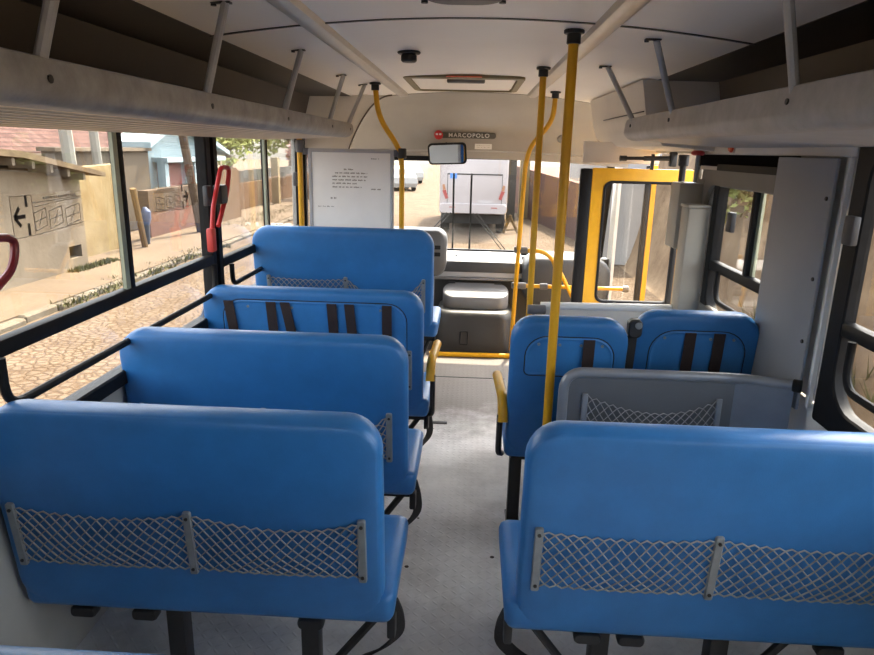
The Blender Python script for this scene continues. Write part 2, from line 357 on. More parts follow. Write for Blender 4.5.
def ring(bm, xf, w, h, win, rin, depth, rout=0.012, n=6):
    """rounded rectangular frame: outer w*h, inner opening inset by win"""
    o = rr(w, h, rout, n); i = rr(w - 2*win, h - 2*win, rin, n); b = 0.006
    i2 = rr(w - 2*win + 2*b, h - 2*win + 2*b, rin + b, n)
    L = [[xf(u, v, 0) for u, v in o], [xf(u, v, 0) for u, v in i2], [xf(u, v, b) for u, v in i], [xf(u, v, depth) for u, v in i], [xf(u, v, depth) for u, v in o]]
    rows = loft(bm, L, False, False)
    a, c = rows[-1], rows[0]; k = len(a)
    for q in range(k): bm.faces.new((a[q], a[(q+1) % k], c[(q+1) % k], c[q]))

# ------------------------------------------------------------------ THE SETTING: bus shell
Y0 = -1.1
struct(obj('floor', bxm(-1.29, 1.27, Y0, 5.95, -0.05, 0.0), 'floor'))
# ceiling: gently arched sheet
def czf(x): return 2.01 - 0.048 * (x / 0.75) ** 2
def arc_sheet(bm, y0, y1, t=0.03, dz=0.0, xs=0.88, n=18):
    L = []
    for y in (y0, y1):
        lo = [(xs * (2*i/n - 1), y, czf(xs * (2*i/n - 1)) + dz) for i in range(n + 1)]
        L.append(lo + [(p[0], p[1], p[2] + t) for p in reversed(lo)])
    loft(bm, L)
bm = NB(); arc_sheet(bm, Y0, 5.16); struct(obj('ceiling', bm, 'ceiling'))
bm = NB(); arc_sheet(bm, 2.314, 2.328, 0.004, -0.0035); struct(obj('trim_1', bm, 'screw'))
bm = NB(); arc_sheet(bm, 5.15, 5.165, 0.004, -0.0035, 0.85); struct(obj('trim_2', bm, 'pillar'))
# long aluminium trims under the ceiling joints
for k, x in ((3, -0.535), (4, 0.41)):
    bm = NB(); z = czf(x)
    prism(bm, [(x - 0.04, z + 0.004), (x - 0.032, z - 0.014), (x - 0.015, z - 0.022), (x + 0.015, z - 0.022), (x + 0.032, z - 0.014), (x + 0.04, z + 0.004)], 'Y', Y0, 5.12)
    struct(obj('trim_%d' % k, bm, 'railtrim'))
# cove between ceiling edge and side wall
for s, k in ((-1, 5), (1, 7)):
    bm = NB()
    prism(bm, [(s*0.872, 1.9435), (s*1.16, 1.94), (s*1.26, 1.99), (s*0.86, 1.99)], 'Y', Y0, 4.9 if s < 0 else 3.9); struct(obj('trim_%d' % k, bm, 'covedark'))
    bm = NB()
    prism(bm, [(s*1.16, 1.944), (s*1.215 - (0.02 if s < 0 else 0), 1.66), (s*1.28, 1.66), (s*1.28, 1.944)], 'Y', Y0, 4.9 if s < 0 else 3.75); struct(obj('trim_%d' % (k+1), bm, 'cove' if s > 0 else 'coveleft_shade'))
# front dome and header over the windscreen
prof = [(5.14, 2.012), (5.27, 1.985), (5.40, 1.935), (5.52, 1.87), (5.60, 1.80), (5.645, 1.74), (5.665, 1.68), (5.675, 1.60), (5.72, 1.585), (5.74, 1.53)]
bm = NB(); L = []
for y, z in prof: L.append([(x, y + 0.0 - 0.10 * (x / 1.2) ** 2 * (y - 5.04), z - (0.085 if y < 5.2 else 0.06 if y < 5.3 else 0.03) * abs(x) ** 2) for x in [-1.26 + 2.52 * i / 16 for i in range(17)]])
L2 = [[(p[0], p[1] + 0.02, p[2] + 0.025) for p in l] for l in L]
loft(bm, [a + b[::-1] for a, b in zip(L, L2)])
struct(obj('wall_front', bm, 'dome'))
# walls
bm = NB()
box(bm, -1.265, -1.24, Y0, 5.95, 0.0, 0.79); box(bm, -1.265, -1.24, Y0, 5.95, 1.66, 2.0)
box(bm, -1.265, -1.24, Y0, 1.45, 0.79, 1.66); box(bm, -1.265, -1.24, 3.06, 3.15, 0.79, 1.66); box(bm, -1.265, -1.24, 4.70, 4.88, 0.79, 1.66); box(bm, -1.265, -1.24, 5.66, 5.95, 0.79, 1.66)  # unseen rear left bay kept solid, without a window, to darken near seats
struct(obj('wall_left', bm, 'wallgrey'))
bm = NB()
box(bm, 1.215, 1.24, Y0, 3.68, 0.0, 0.77); box(bm, 1.215, 1.24, Y0, 5.95, 1.66, 2.0)
box(bm, 1.215, 1.24, Y0, -0.55, 0.78, 1.66); box(bm, 1.215, 1.24, 2.16, 2.62, 0.78, 1.66); box(bm, 1.215, 1.24, 3.42, 3.68, 0.78, 1.66); box(bm, 1.215, 1.24, 5.75, 5.95, 0.0, 1.66)
box(bm, 1.215, 1.24, 2.62, 3.42, 1.585, 1.66)
struct(obj('wall_right', bm, 'wallcream'))
# unseen rear wall; its off-centre opening is shaped to light the left benches
bm = NB(); box(bm, -1.29, 1.27, Y0 - 0.05, Y0, 0.0, 1.25); box(bm, -1.29, 1.27, Y0 - 0.05, Y0, 1.66, 2.05); box(bm, -1.29, -1.2, Y0 - 0.05, Y0, 1.0, 1.66); box(bm, -0.15, 1.27, Y0 - 0.05, Y0, 1.0, 1.66)
struct(obj('wall_rear', bm, 'wallgrey'))
# cream header strip over the right windows and the dark slot below it
struct(obj('trim_9', bxm(1.185, 1.217, 2.2, 4.6, 1.605, 1.665, 0.006), 'cream'))
struct(obj('trim_10', bxm(1.195, 1.217, 2.62, 3.70, 1.545, 1.604), 'slot'))
struct(obj('trim_11', bxm(1.19, 1.222, 2.6, 3.66, 1.528, 1.548, 0.004), 'cream'))
struct(obj('trim_12', bxm(1.19, 1.222, 3.69, 3.715, 0.02, 1.604, 0.004), 'pillar'))
# front bulkheads either side of the dome
bm = NB(); poly = [(-1.24, 1.545)] + [(-0.90 + 0.32 * t ** 1.2, 1.545 + 0.41 * math.sin(t * PI / 2)) for t in [i / 10 for i in range(11)]] + [(-1.24, 1.955)]
prism(bm, poly, 'Y', 4.86, 4.89); struct(obj('trim_13', bm, 'cream'))
struct(obj('trim_14', tubem([(-0.90 + 0.32 * t ** 1.2, 4.855, 1.545 + 0.41 * math.sin(t * PI / 2)) for t in [i / 14 for i in range(15)]], 0.006, n=6), 'cove'))
struct(obj('trim_18', bxm(0.72, 1.215, 4.56, 4.60, 1.535, 1.67, 0.006), 'cream'))
# front lower wall
struct(obj('trim_15', bxm(-1.22, 1.215, 5.86, 5.95, 0.0, 0.70), 'dashdark'))

# windows ------------------------------------------------------------------
def side_window(name, X, s, y0, y1, z0, z1, rail, mull, loops, latches=(), win=0.05, rin=0.09, pane_split=True, edge=True, off=0.045, dep=0.05):
    """X wall plane, s=-1 left / +1 right; frame faces the cabin"""
    w = sempty(name, (X, (y0 + y1) / 2, z0))
    yc, zc = (y0 + y1) / 2, (z0 + z1) / 2
    bm = NB(); ring(bm, lambda u, v, d: Vector((X - s*0.02 + s*d, yc + u, zc + v)), y1 - y0, z1 - z0, win, rin, dep); obj('window_frame', bm, 'black_rubber', w)
    if rail: obj('window_rail', bxm(X - 0.018, X + 0.022, y0 + win*0.6, y1 - win*0.6, rail - 0.024, rail + 0.024, 0.008), 'black_rubber', w)
    zb = rail if rail else z0 + win
    for my in mull:
        obj('mullion', bxm(X - 0.014, X + 0.02, my - 0.016, my + 0.016, zb, z1 - win*0.6, 0.004), 'black_rubber', w)
        if edge: obj('glass_edge', bxm(X + 0.006, X + 0.018, my - 0.046, my - 0.017, zb + 0.02, z1 - win), 'glassedge', w)
    ys = [y0 + 0.02] + list(mull) + [y1 - 0.02]
    for a, b in zip(ys, ys[1:]): obj('pane', bxm(X + s*0.008 - 0.002, X + s*0.008 + 0.002, a, b, zb, z1 - 0.02), 'glass', w)
    if rail: obj('pane', bxm(X + s*0.008 - 0.002, X + s*0.008 + 0.002, y0 + 0.02, y1 - 0.02, z0 + 0.02, rail), 'glass', w)
    for a, b, zl in loops:
        obj('guard_tube', tubem([(X - s*off, a, rail - 0.01), (X - s*off, a, zl), (X - s*off, b, zl), (X - s*off, b, rail - 0.01)], 0.0125, 0.07, 10), 'black_rubber', w)
    for ly, lz in latches: obj('latch', bxm(X - s*0.035 - 0.012, X - s*0.035 + 0.012, ly - 0.028, ly + 0.028, lz - 0.045, lz + 0.045, 0.006), 'latch', w)
    return w
side_window('window_1', -1.225, -1, 1.42, 3.085, 0.77, 1.75, 1.074, (2.29,), [(1.545, 2.985, 0.93)], [(2.985, 1.375)])
side_window('window_2', -1.225, -1, 3.125, 4.76, 0.77, 1.75, 1.04, (3.95,), [(3.21, 4.6, 0.925)], [(4.52, 1.385)])
side_window('window_3', -1.225, -1, 4.86, 5.70, 0.77, 1.75, None, (), [], [])
side_window('window_4', 1.205, 1, -0.6, 2.185, 0.74, 1.73, 1.075, (0.85,), [(0.0, 1.99, 0.915)], [(2.125, 1.385)], 0.08, 0.12, dep=0.04)  # unseen rear stretch extended so light reaches the left benches
side_window('window_5', 1.205, 1, 2.43, 3.40, 0.79, 1.56, 1.075, (2.93,), [(2.50, 3.22, 0.92)], [(3.09, 1.31)], 0.06, 0.09, off=0.014)
# cream surround of the second right-hand window
bm = NB(); ring(bm, lambda u, v, d: Vector((1.182 + d, 2.99 + u, 1.165 + v)), 1.20, 0.73, 0.075, 0.12, 0.022); struct(obj('trim_16', bm, 'pillar'))

# windscreen
w = sempty('window_6', (0, 5.8, 0.7))
def wsp(x, z, d=0.0): return Vector((x, 5.78 + (1.53 - z) * 0.25 + d, z))
bm = NB(); ring(bm, lambda u, v, d: wsp(u, 1.13 + v, d), 2.36, 0.90, 0.055, 0.06, 0.04); obj('window_frame', bm, 'black_rubber', w)
bm = NB(); loft(bm, [[wsp(-1.15, 0.70, 0.02), wsp(1.15, 0.70, 0.02), wsp(1.15, 1.56, 0.02), wsp(-1.15, 1.56, 0.02)], [wsp(-1.15, 0.70, 0.026), wsp(1.15, 0.70, 0.026), wsp(1.15, 1.56, 0.026), wsp(-1.15, 1.56, 0.026)]]); obj('pane', bm, 'wind', w)
# wipers on the windscreen
for x, lab, sg in ((-0.165, 'black windscreen wiper standing upright nearest the driver side', -1), (-0.012, 'black windscreen wiper standing upright nearest the yellow poles', 1)):
    t = thing('windscreen_wiper', lab, 'wiper', wsp(x, 0.70, 0.08), 'windscreen wipers')
    obj('wiper_blade', tubem([wsp(x, 0.72, 0.055), wsp(x, 1.405, 0.055)], 0.009, n=6), 'black_rubber', t)
    for dx in (0.0, 0.035): obj('wiper_arm', tubem([wsp(x + sg*0.02 + dx*sg, 1.06, 0.07), wsp(x + sg*(0.30 + dx), 0.72, 0.075)], 0.0045, n=6), 'black_steel', t)

# ------------------------------------------------------------------ seats
TILT = math.atan2(0.075, 0.64); CT, ST = math.cos(TILT), math.sin(TILT)
def net_bm(xf, u0, u1, vb, vt, sag, rows=10, lam=0.031, rwire=0.0025, seed=0):
    bm = NB(); rnd = random.Random(seed); n = max(4, round((u1 - u0) / lam * 2))
    top = lambda t: vt - sag * 4 * t * (1 - t) * (0.8 + 0.4 * t)
    ph = rnd.random() * 6
    for i in range(rows + 1):
        pts = []
        for k in range(n + 1):
            t = k / n; tt = i / rows; h = top(t) - vb; j = 0.5 if (k + i) % 2 else -0.5
            tt2 = min(1.0, max(0.0, tt + j / rows))
            v = vb + h * (tt2 + 0.16 * math.sin(t * 7 + ph) * tt2 * (1 - tt2))
            d = -0.006 - 0.014 * math.sin(PI * t) * math.sin(PI * min(1, tt2 * 0.9 + 0.1))
            pts.append(xf(u0 + (u1 - u0) * t, v, d))
        tube(bm, pts, rwire, 5)
    return bm
def seat(name, label, cat, x0, x1, yt, zoff, group, aisle, strips=(), nets=True, insert=None, belts=(), arm=None, legs=(), depth=0.44, sag=0.02, sag2=0, H=0.624, seed=1, hang=True, cushion_in=0.03):
    """rear of the backrest faces the camera; yt is where its top edge stands"""
    cx = (x0 + x1) / 2; W = x1 - x0; t = thing(name, label, cat, (cx, yt, 0), group)
    zb = 0.33 + zoff
    def xf(u, v, d): return Vector((cx + u, yt + 0.075 - v * ST + d * CT, zb + v * CT + d * ST))
    def xc(u, v, d): return xf(u, v + H / 2, d)
    bm = NB(); R = 0.095
    pad(bm, W, H, R, [(0.06, -0.002), (0.030, 0.0), (0.016, 0.002), (0.008, 0.0055), (0.0055, 0.0105), (0.0075, 0.0125), (0.0055, 0.0145), (0.001, 0.022), (0.0, 0.045), (0.002, 0.066), (0.009, 0.084), (0.023, 0.097), (0.05, 0.104)], xc, 7)
    back = obj('backrest', bm, 'blue', t, 50)
    # cushion
    a0 = cx - W/2 - (cushion_in if aisle < 0 else 0.0); a1 = cx + W/2 + (cushion_in if aisle > 0 else 0.0)
    if aisle > 0: a0 = max(a0, -1.23)
    else: a1 = min(a1, 1.195)
    yc0 = yt + 0.07; zs = 0.328 + zoff
    def xs(u, v, d): return Vector(((a0 + a1)/2 + u, yc0 + depth/2 + v, zs + d))
    bm = NB(); pad(bm, a1 - a0, depth, 0.035, [(0.03, 0), (0.012, 0.004), (0.004, 0.018), (0, 0.07), (0.004, 0.083), (0.014, 0.091), (0.04, 0.093)], xs, 6); obj('seat', bm, 'blue', t, 50)
    # frame under the cushion
    for y in (yt + 0.16, yt + 0.42):
        obj('frame_bar', bxm(a0 + 0.04, a1 - 0.02, y - 0.018, y + 0.018, zs - 0.038, zs - 0.002), 'black_steel', t)
    for lx, brace in legs:
        bm = NB(); box(bm, lx - 0.026, lx + 0.026, yt + 0.15, yt + 0.205, 0.008, zs - 0.036, 0.004); box(bm, lx - 0.03, lx + 0.03, yt + 0.13, yt + 0.24, 0.0, 0.01)
        if brace: tube(bm, [(lx + brace*0.02, yt + 0.17, 0.05), (lx + brace*0.20, yt + 0.17, zs - 0.04)], 0.013, 8)
        obj('leg', bm, 'black_steel', t)
    # net pockets with their aluminium strips
    vb, vt = 0.158, 0.345
    for su in strips:
        bm = NB(); q = su - cx; 
        pad(bm, 0.022, vt - vb + 0.014, 0.006, [(0.0, 0.002), (0.0, -0.008), (0.002, -0.011)], lambda u, v, d: xf(q + u, (vt + vb)/2 + v, d), 3)
        st = obj('pocket_strip', bm, 'alu', t)
        for vv in (vb + 0.012, vt - 0.012):
            bm = NB(); cyl(bm, xf(q, vv, -0.010), xf(q, vv, -0.014), 0.005, 8); obj('screw', bm, 'screw', st)
    for k, (a, b) in enumerate(zip(strips, strips[1:])):
        if nets: obj('net_pocket', net_bm(xf, a - cx + 0.009, b - cx - 0.009, vb + 0.006, vt - 0.004, sag if k == 0 else (sag2 or sag * 1.6), seed=seed + k), 'net', t)
    # inset panel over the belt slots
    if insert:
        i0, i1, v0, v1, ir = insert; iw, ih = i1 - i0, v1 - v0; ic, vc = (i0 + i1)/2 - cx, (v0 + v1)/2
        bm = NB(); loft(bm, [[xf(ic + u, vc + v, dd) for u, v in rr2(iw - 2*i, ih - 2*i, ir - i, 0.022 - i*0.9)] for i, dd in ((0.0, 0.004), (0.001, -0.003), (0.006, -0.006), (0.012, -0.003), (0.02, -0.004))])
        ip = obj('back_panel', bm, 'blue_panel', t)
        bm = NB(); tube(bm, [xf(ic + u, vc + v, -0.001) for u, v in rr2(iw + 0.005, ih + 0.005, ir, 0.022)], 0.0026, 6, True); obj('seam', bm, 'black_web', ip)
        for bx_, lean in belts:
            bm = NB(); q = bx_ - cx; Lb = ih * 0.93
            loft(bm, [[xf(q - 0.022, v1 - 0.004, -0.012), xf(q + 0.022, v1 - 0.004, -0.012), xf(q + 0.022, v1 - 0.004, -0.006), xf(q - 0.022, v1 - 0.004, -0.006)],
                      [xf(q - 0.022 + lean*0.5, v1 - Lb*0.5, -0.016), xf(q + 0.022 + lean*0.5, v1 - Lb*0.5, -0.016), xf(q + 0.022 + lean*0.5, v1 - Lb*0.5, -0.011), xf(q - 0.022 + lean*0.5, v1 - Lb*0.5, -0.011)],
                      [xf(q - 0.022 + lean, v1 - Lb, -0.014), xf(q + 0.022 + lean, v1 - Lb, -0.014), xf(q + 0.022 + lean, v1 - Lb, -0.008), xf(q - 0.022 + lean, v1 - Lb, -0.008)]])
            obj('belt', bm, 'brown_web', t)
        for k in range(4):
            u = ic - iw/2 + iw * (0.14 + 0.24 * k); p = xf(u, v1 - 0.03, -0.004); q = xf(u, v1 - 0.03, -0.008)
            bm = NB(); cyl(bm, p, q, 0.006, 8); obj('panel_button', bm, 'alu', ip)
    if arm:
        ax, y0a, y1a, za = arm
        bm = NB(); pts = smooth([(ax - aisle*0.012, y0a, za - 0.09), (ax - aisle*0.010, y0a + 0.03, za), (ax + aisle*0.006, y1a, za + 0.014)], 0.04)
        loops = []
        for i, p in enumerate(pts):
            d = ((pts[min(i+1, len(pts)-1)] - pts[max(i-1, 0)]).normalized()); nn = Vector((1, 0, 0)); up = nn.cross(d)
            loops.append([p + nn * (0.021 * math.cos(a)) + up * (0.024 * math.sin(a)) for a in [2*PI*k/12 for k in range(12)]])
        loft(bm, loops); ar = obj('armrest', bm, 'yellow', t)
        bm = NB(); tube(bm, smooth([(ax, y0a + 0.01, za - 0.06), (ax, y0a + 0.02, zs + 0.02), (ax - aisle*0.02, y0a + 0.12, zs - 0.03)], 0.03), 0.013, 8); obj('armrest_bracket', bm, 'black_steel', t)
    if hang:
        sx = cx + aisle * (W/2 + 0.014)
        bm = NB(); pts = smooth([(sx, yt + 0.14, zs + 0.03), (sx + aisle*0.012, yt + 0.20, zs - 0.06), (sx + aisle*0.016, yt + 0.24, zs - 0.16), (sx - aisle*0.05, yt + 0.27, zs - 0.25), (sx - aisle*0.12, yt + 0.30, 0.02)], 0.05)
        L = []
        for p in pts: L.append([p + Vector((-0.016, -0.016, -0.006)), p + Vector((0.016, 0.012, -0.006)), p + Vector((0.016, 0.018, 0.0)), p + Vector((-0.016, -0.010, 0.0))])
        loft(bm, L); obj('belt', bm, 'black_web', t)
        bm = NB(); box(bm, sx - 0.010, sx + 0.014, yt + 0.11, yt + 0.15, zs - 0.075, zs - 0.005, 0.006); obj('belt_buckle', bm, 'black_steel', t)
        for f in (-0.18, 0.36 * -aisle, 0.30 * aisle):
            bm = NB(); pad(bm, 0.075, 0.035, 0.015, [(0.004, 0), (0, 0.006), (0, 0.03), (0.004, 0.036)], lambda u, v, d: Vector((cx + f + u, yt + 0.10 + d, zs - 0.035 + v)), 4); obj('belt_buckle', bm, 'black_steel', t)
    return t
LX0, LX1 = -1.228, -0.203; GRP = 'long blue bench seats beside the aisle'
LEGS_L = ((-0.83, 0), (-0.43, 1))
seat('bench_seat', 'blue bench at the bottom-left edge, only its backrest top visible', 'bench seat', LX0, LX1, 0.62, 0.005, GRP, 1, (), False, legs=LEGS_L, hang=False)
seat('bench_seat', 'large blue bench with full-width net pocket, nearest whole one on the street-window side', 'bench seat', LX0, LX1, 1.475, 0, GRP, 1, (-1.185, -0.712, -0.255), legs=LEGS_L, seed=3)
seat('bench_seat', 'plain blue bench just behind the one with belt straps', 'bench seat', LX0, LX1, 2.155, 0.014, GRP, 1, (-1.165, -0.72, -0.268), legs=LEGS_L, seed=8, sag=0.04, sag2=0.10)
seat('bench_seat', 'blue bench with six dark belt straps and a yellow armrest', 'bench seat', LX0, LX1, 2.905, 0.017, GRP, 1, (-0.62, -0.265), True, (-1.125, -0.28, 0.25, 0.575, 0.09),
     ((-1.095, 0.03), (-0.90, 0.012), (-0.835, 0.05), (-0.62, 0.012), (-0.54, 0.022), (-0.368, 0.0)), (-0.158, 2.98, 3.26, 0.625), LEGS_L, seed=12, hang=True)
seat('bench_seat', 'raised blue bench in front of the notice board, farthest along its side', 'bench seat', LX0, LX1, 3.64, 0.212, GRP, 1, (-1.14, -0.70, -0.258), legs=LEGS_L, seed=15, sag=0.01, sag2=0.12, hang=False)
seat('bench_seat', 'large blue bench with net pocket beside the grey wall board', 'bench seat', 0.155, 1.17, 1.48, 0, GRP, -1, (0.20, 0.65, 1.135), legs=((0.41, -1), (0.745, 1)), seed=21, sag=0.012)
seat('single_seat', 'blue single seat beside the aisle behind the tall yellow pole', 'seat', 0.172, 0.632, 2.51, 0.02, 'blue single seats', -1, (), False, (0.232, 0.575, 0.39, 0.555, 0.085), ((0.475, 0.0),), (0.146, 2.57, 2.86, 0.605), ((0.228, 0), (0.54, 0)), seed=30, hang=False, cushion_in=0.005)
seat('single_seat', 'blue single seat by the window with two dark belt straps', 'seat', 0.680, 1.180, 2.62, 0.034, 'blue single seats', -1, (), False, (0.742, 1.122, 0.33, 0.555, 0.10), ((0.895, 0.0), (1.01, 0.0)), None, ((0.80, 0), (1.05, 0)), seed=31, hang=False, cushion_in=0.0)
t = thing('belt_reel', 'black seat belt reel with strap hanging between the two single seats', 'seat belt', (0.665, 2.66, 0.0))
bm = NB(); pad(bm, 0.055, 0.075, 0.02, [(0.006, 0), (0, 0.006), (0, 0.034), (0.006, 0.04)], lambda u, v, d: Vector((0.663 + u, 2.575 + d, 0.93 + v)), 5); obj('reel_housing', bm, 'black_steel', t)
bm = NB(); cyl(bm, (0.672, 2.574, 0.945), (0.672, 2.566, 0.945), 0.014, 12, 0.002); obj('reel_button', bm, 'alu', t)
bm = NB(); loft(bm, [[(x, y, z) for x, y in ((0.638 + k, 2.590), (0.676 + k, 2.590), (0.676 + k, 2.595), (0.638 + k, 2.595))] for z, k in ((0.90, 0.0), (0.7, -0.008), (0.4, -0.004), (0.008, 0.0))]); obj('strap', bm, 'black_web', t)

# charcoal guard with net pocket behind the single seats
t = thing('guard_screen', 'charcoal guard board with grey tubular rim and small net pocket', 'guard panel', (0.65, 2.40, 0))
YG, ZG = 2.36, 0.815
rim = smooth([(0.365, YG, 0.0), (0.365, YG, ZG), (1.00, YG, ZG), (1.175, YG - 0.10, ZG + 0.01)], 0.075, 7)
obj('rim', tubem(rim, 0.019, n=12), 'greytube', t)
obj('panel', bxm(0.375, 0.985, YG - 0.006, YG + 0.008, 0.05, ZG - 0.005), 'panelcharcoal', t)
bm = NB(); loft(bm, [[(0.985, YG - 0.006, 0.05), (1.15, YG - 0.10, 0.05), (1.155, YG - 0.09, 0.05), (0.985, YG + 0.008, 0.05)], [(0.985, YG - 0.006, ZG - 0.005), (1.15, YG - 0.10, ZG - 0.005), (1.155, YG - 0.09, ZG - 0.005), (0.985, YG + 0.008, ZG - 0.005)]])
obj('side_panel', bm, 'greytube', t)
bm = NB(); cyl(bm, rim[-1] - (rim[-1] - rim[-2]).normalized() * 0.03, rim[-1], 0.023, 12, 0.003); obj('end_cap', bm, 'black_rubber', t)
obj('foot', bxm(0.335, 0.395, YG - 0.03, YG + 0.03, 0.0, 0.008), 'greytube', t)
gx = lambda u, v, d: Vector((u, YG - 0.008 + d, v))
for u in (0.445, 0.935):
    obj('pocket_strip', bxm(u - 0.011, u + 0.011, YG - 0.015, YG - 0.006, 0.53, 0.735, 0.003), 'greytube', t)
obj('net_pocket', net_bm(gx, 0.455, 0.925, 0.54, 0.73, 0.06, 9, 0.031, 0.0024, 5), 'net', t)

# ------------------------------------------------------------------ yellow poles
def flange(bm, x, y, z, s=-1, r=0.035): cyl(bm, (x, y, z), (x, y, z + s*0.012), r, 16, 0.002); cyl(bm, (x, y, z + s*0.012), (x, y, z + s*0.045), r*0.68, 16, 0.002)
def clampm(c, r=0.027, h=0.05): bm = NB(); cyl(bm, (c[0], c[1], c[2] - h/2), (c[0], c[1], c[2] + h/2), r, 14, 0.004); return bm
PX, PY = 0.325, 2.455
t = thing('grab_pole', 'tall straight yellow pole behind the aisle-side single seat', 'grab pole', (PX, PY, 0))
obj('pole', tubem([(PX, PY, 0.0), (PX, PY, czf(PX) - 0.02)], 0.0175, n=14), 'yellow', t)
bm = NB(); flange(bm, PX, PY, czf(PX) - 0.001); obj('ceiling_bracket', bm, 'black_steel', t)
bm = NB(); cyl(bm, (PX + 0.02, PY - 0.02, 0.56), (PX + 0.033, PY - 0.075, 0.56), 0.014, 10, 0.003); obj('clamp', bm, 'greytube', t)
PX, PY = 0.327, 3.50
t = thing('grab_pole', 'straight yellow pole at the free end of the cream stairwell partition', 'grab pole', (PX, PY, 0))
obj('pole', tubem([(PX, PY, 0.0), (PX, PY, czf(PX) - 0.02)], 0.0165, n=14), 'yellow', t)
bm = NB(); flange(bm, PX, PY, czf(PX) - 0.001); obj('ceiling_bracket', bm, 'black_steel', t)
bm = NB(); cyl(bm, (PX - 0.012, PY - 0.02, 0.785), (PX + 0.085, PY - 0.02, 0.785), 0.026, 12, 0.004); obj('clamp', bm, 'clamp', t)
t = thing('guard_rail', 'bent yellow pole with arch and crossbar beside the engine cover', 'guard rail', (0.35, 5.18, 0))
obj('pole', tubem([(0.525, 4.68, czf(0.52) - 0.02), (0.522, 4.70, 1.80), (0.385, 4.78, 1.63), (0.362, 4.82, 1.50), (0.352, 5.18, 0.0)], 0.0165, 0.09, 14), 'yellow', t)
bm = NB(); flange(bm, 0.525, 4.68, czf(0.52) - 0.001); obj('ceiling_bracket', bm, 'black_steel', t)
bm = NB(); flange(bm, 0.352, 5.18, 0.0, 1); obj('foot', bm, 'clamp', t)
obj('arch_bar', tubem([(0.355, 4.98, 0.885), (0.55, 4.98, 0.88), (0.64, 4.98, 0.80), (0.645, 4.98, 0.02)], 0.016, 0.10, 12), 'yellow', t)
obj('diagonal_bar', tubem([(0.62, 5.0, 0.84), (0.82, 5.0, 0.47)], 0.015, n=12), 'yellow', t)
obj('crossbar', tubem([(0.355, 5.05, 0.60), (1.20, 5.05, 0.60)], 0.0155, n=12), 'yellow', t)
bm = NB(); cyl(bm, (1.17, 5.05, 0.60), (1.212, 5.05, 0.60), 0.026, 12, 0.004); obj('bar_socket', bm, 'clamp', t)
for x, y, z, l in ((0.345, 4.98, 0.885, 0.10), (0.345, 5.05, 0.60, 0.11), (0.56, 5.05, 0.60, 0.06)):
    bm = NB(); cyl(bm, (x - 0.02, y, z), (x + l - 0.02, y, z), 0.025, 12, 0.004); obj('clamp', bm, 'clamp', t)
t = tag(obj('floor_rail', tubem([(-0.30, 5.07, 0.02), (0.34, 5.09, 0.02)], 0.019, n=12), 'yellow'), 'low yellow bar lying across the front of the aisle floor', 'floor rail')

# driver partition: two poles and the notice board
t = thing('grab_pole', 'yellow pole at the window edge of the notice board', 'grab pole', (-1.075, 4.2, 0))
obj('pole', tubem([(-1.075, 4.2, 0.0), (-1.075, 4.2, 1.69)], 0.0165, n=14), 'yellow', t)
obj('clamp', clampm((-1.075, 4.2, 1.60), 0.026, 0.075), 'clamp', t)
t = thing('grab_pole', 'cranked yellow pole at the aisle edge of the notice board', 'grab pole', (-0.44, 4.2, 0))
obj('pole', tubem([(-0.44, 4.2, 0.0), (-0.44, 4.2, 1.58), (-0.585, 4.2, 1.775), (-0.605, 4.2, czf(0.6) - 0.02)], 0.0165, 0.10, 14), 'yellow', t)
bm = NB(); flange(bm, -0.605, 4.2, czf(0.605) - 0.001); obj('ceiling_bracket', bm, 'black_steel', t)
obj('clamp', clampm((-0.44, 4.2, 1.57), 0.028, 0.06), 'black_steel', t)
t = thing('notice_board', 'off-white notice board with printed lines behind the driver', 'notice board', (-0.755, 4.2, 0))
obj('frame', (lambda bm: (ring(bm, lambda u, v, d: Vector((-0.755 + u, 4.185 + d, 0.94 + v)), 0.53, 1.30, 0.022, 0.004, 0.03), bm)[1])(NB()), 'boardframe', t)
obj('board', bxm(-1.0, -0.51, 4.192, 4.205, 0.30, 1.58), 'board', t)
bm = NB(); rnd = random.Random(4)
def words(bm, x0, x1, z, h=0.010, Y=4.1905):
    x = x0
    while x < x1:
        wd = rnd.uniform(0.012, 0.036); e = min(x + wd, x1)
        k = x
        while k < e: box(bm, k, min(k + 0.0045, e), Y - 0.0005, Y + 0.0008, z + rnd.uniform(0, 0.002), z + h - rnd.uniform(0, 0.003)); k += 0.006
        x = e + 0.009
for a in ((-0.80, -0.735, 1.462), (-0.855, -0.655, 1.440), (-0.872, -0.655, 1.419), (-0.872, -0.665, 1.398), (-0.872, -0.72, 1.377), (-0.872, -0.69, 1.355), (-0.885, -0.85, 1.285, 0.012), (-0.965, -0.86, 1.235, 0.007), (-0.63, -0.57, 1.345, 0.009), (-0.63, -0.58, 1.53, 0.008)):
    bm = NB(); words(bm, *a); obj('text_line', bm, 'inkpale', t)
for z in (1.57, 0.5):
    for xa, xb in ((-1.056, -1.018), (-0.492, -0.460)): obj('bracket', bxm(xa, xb, 4.185, 4.215, z - 0.02, z + 0.02, 0.006), 'clamp', t)

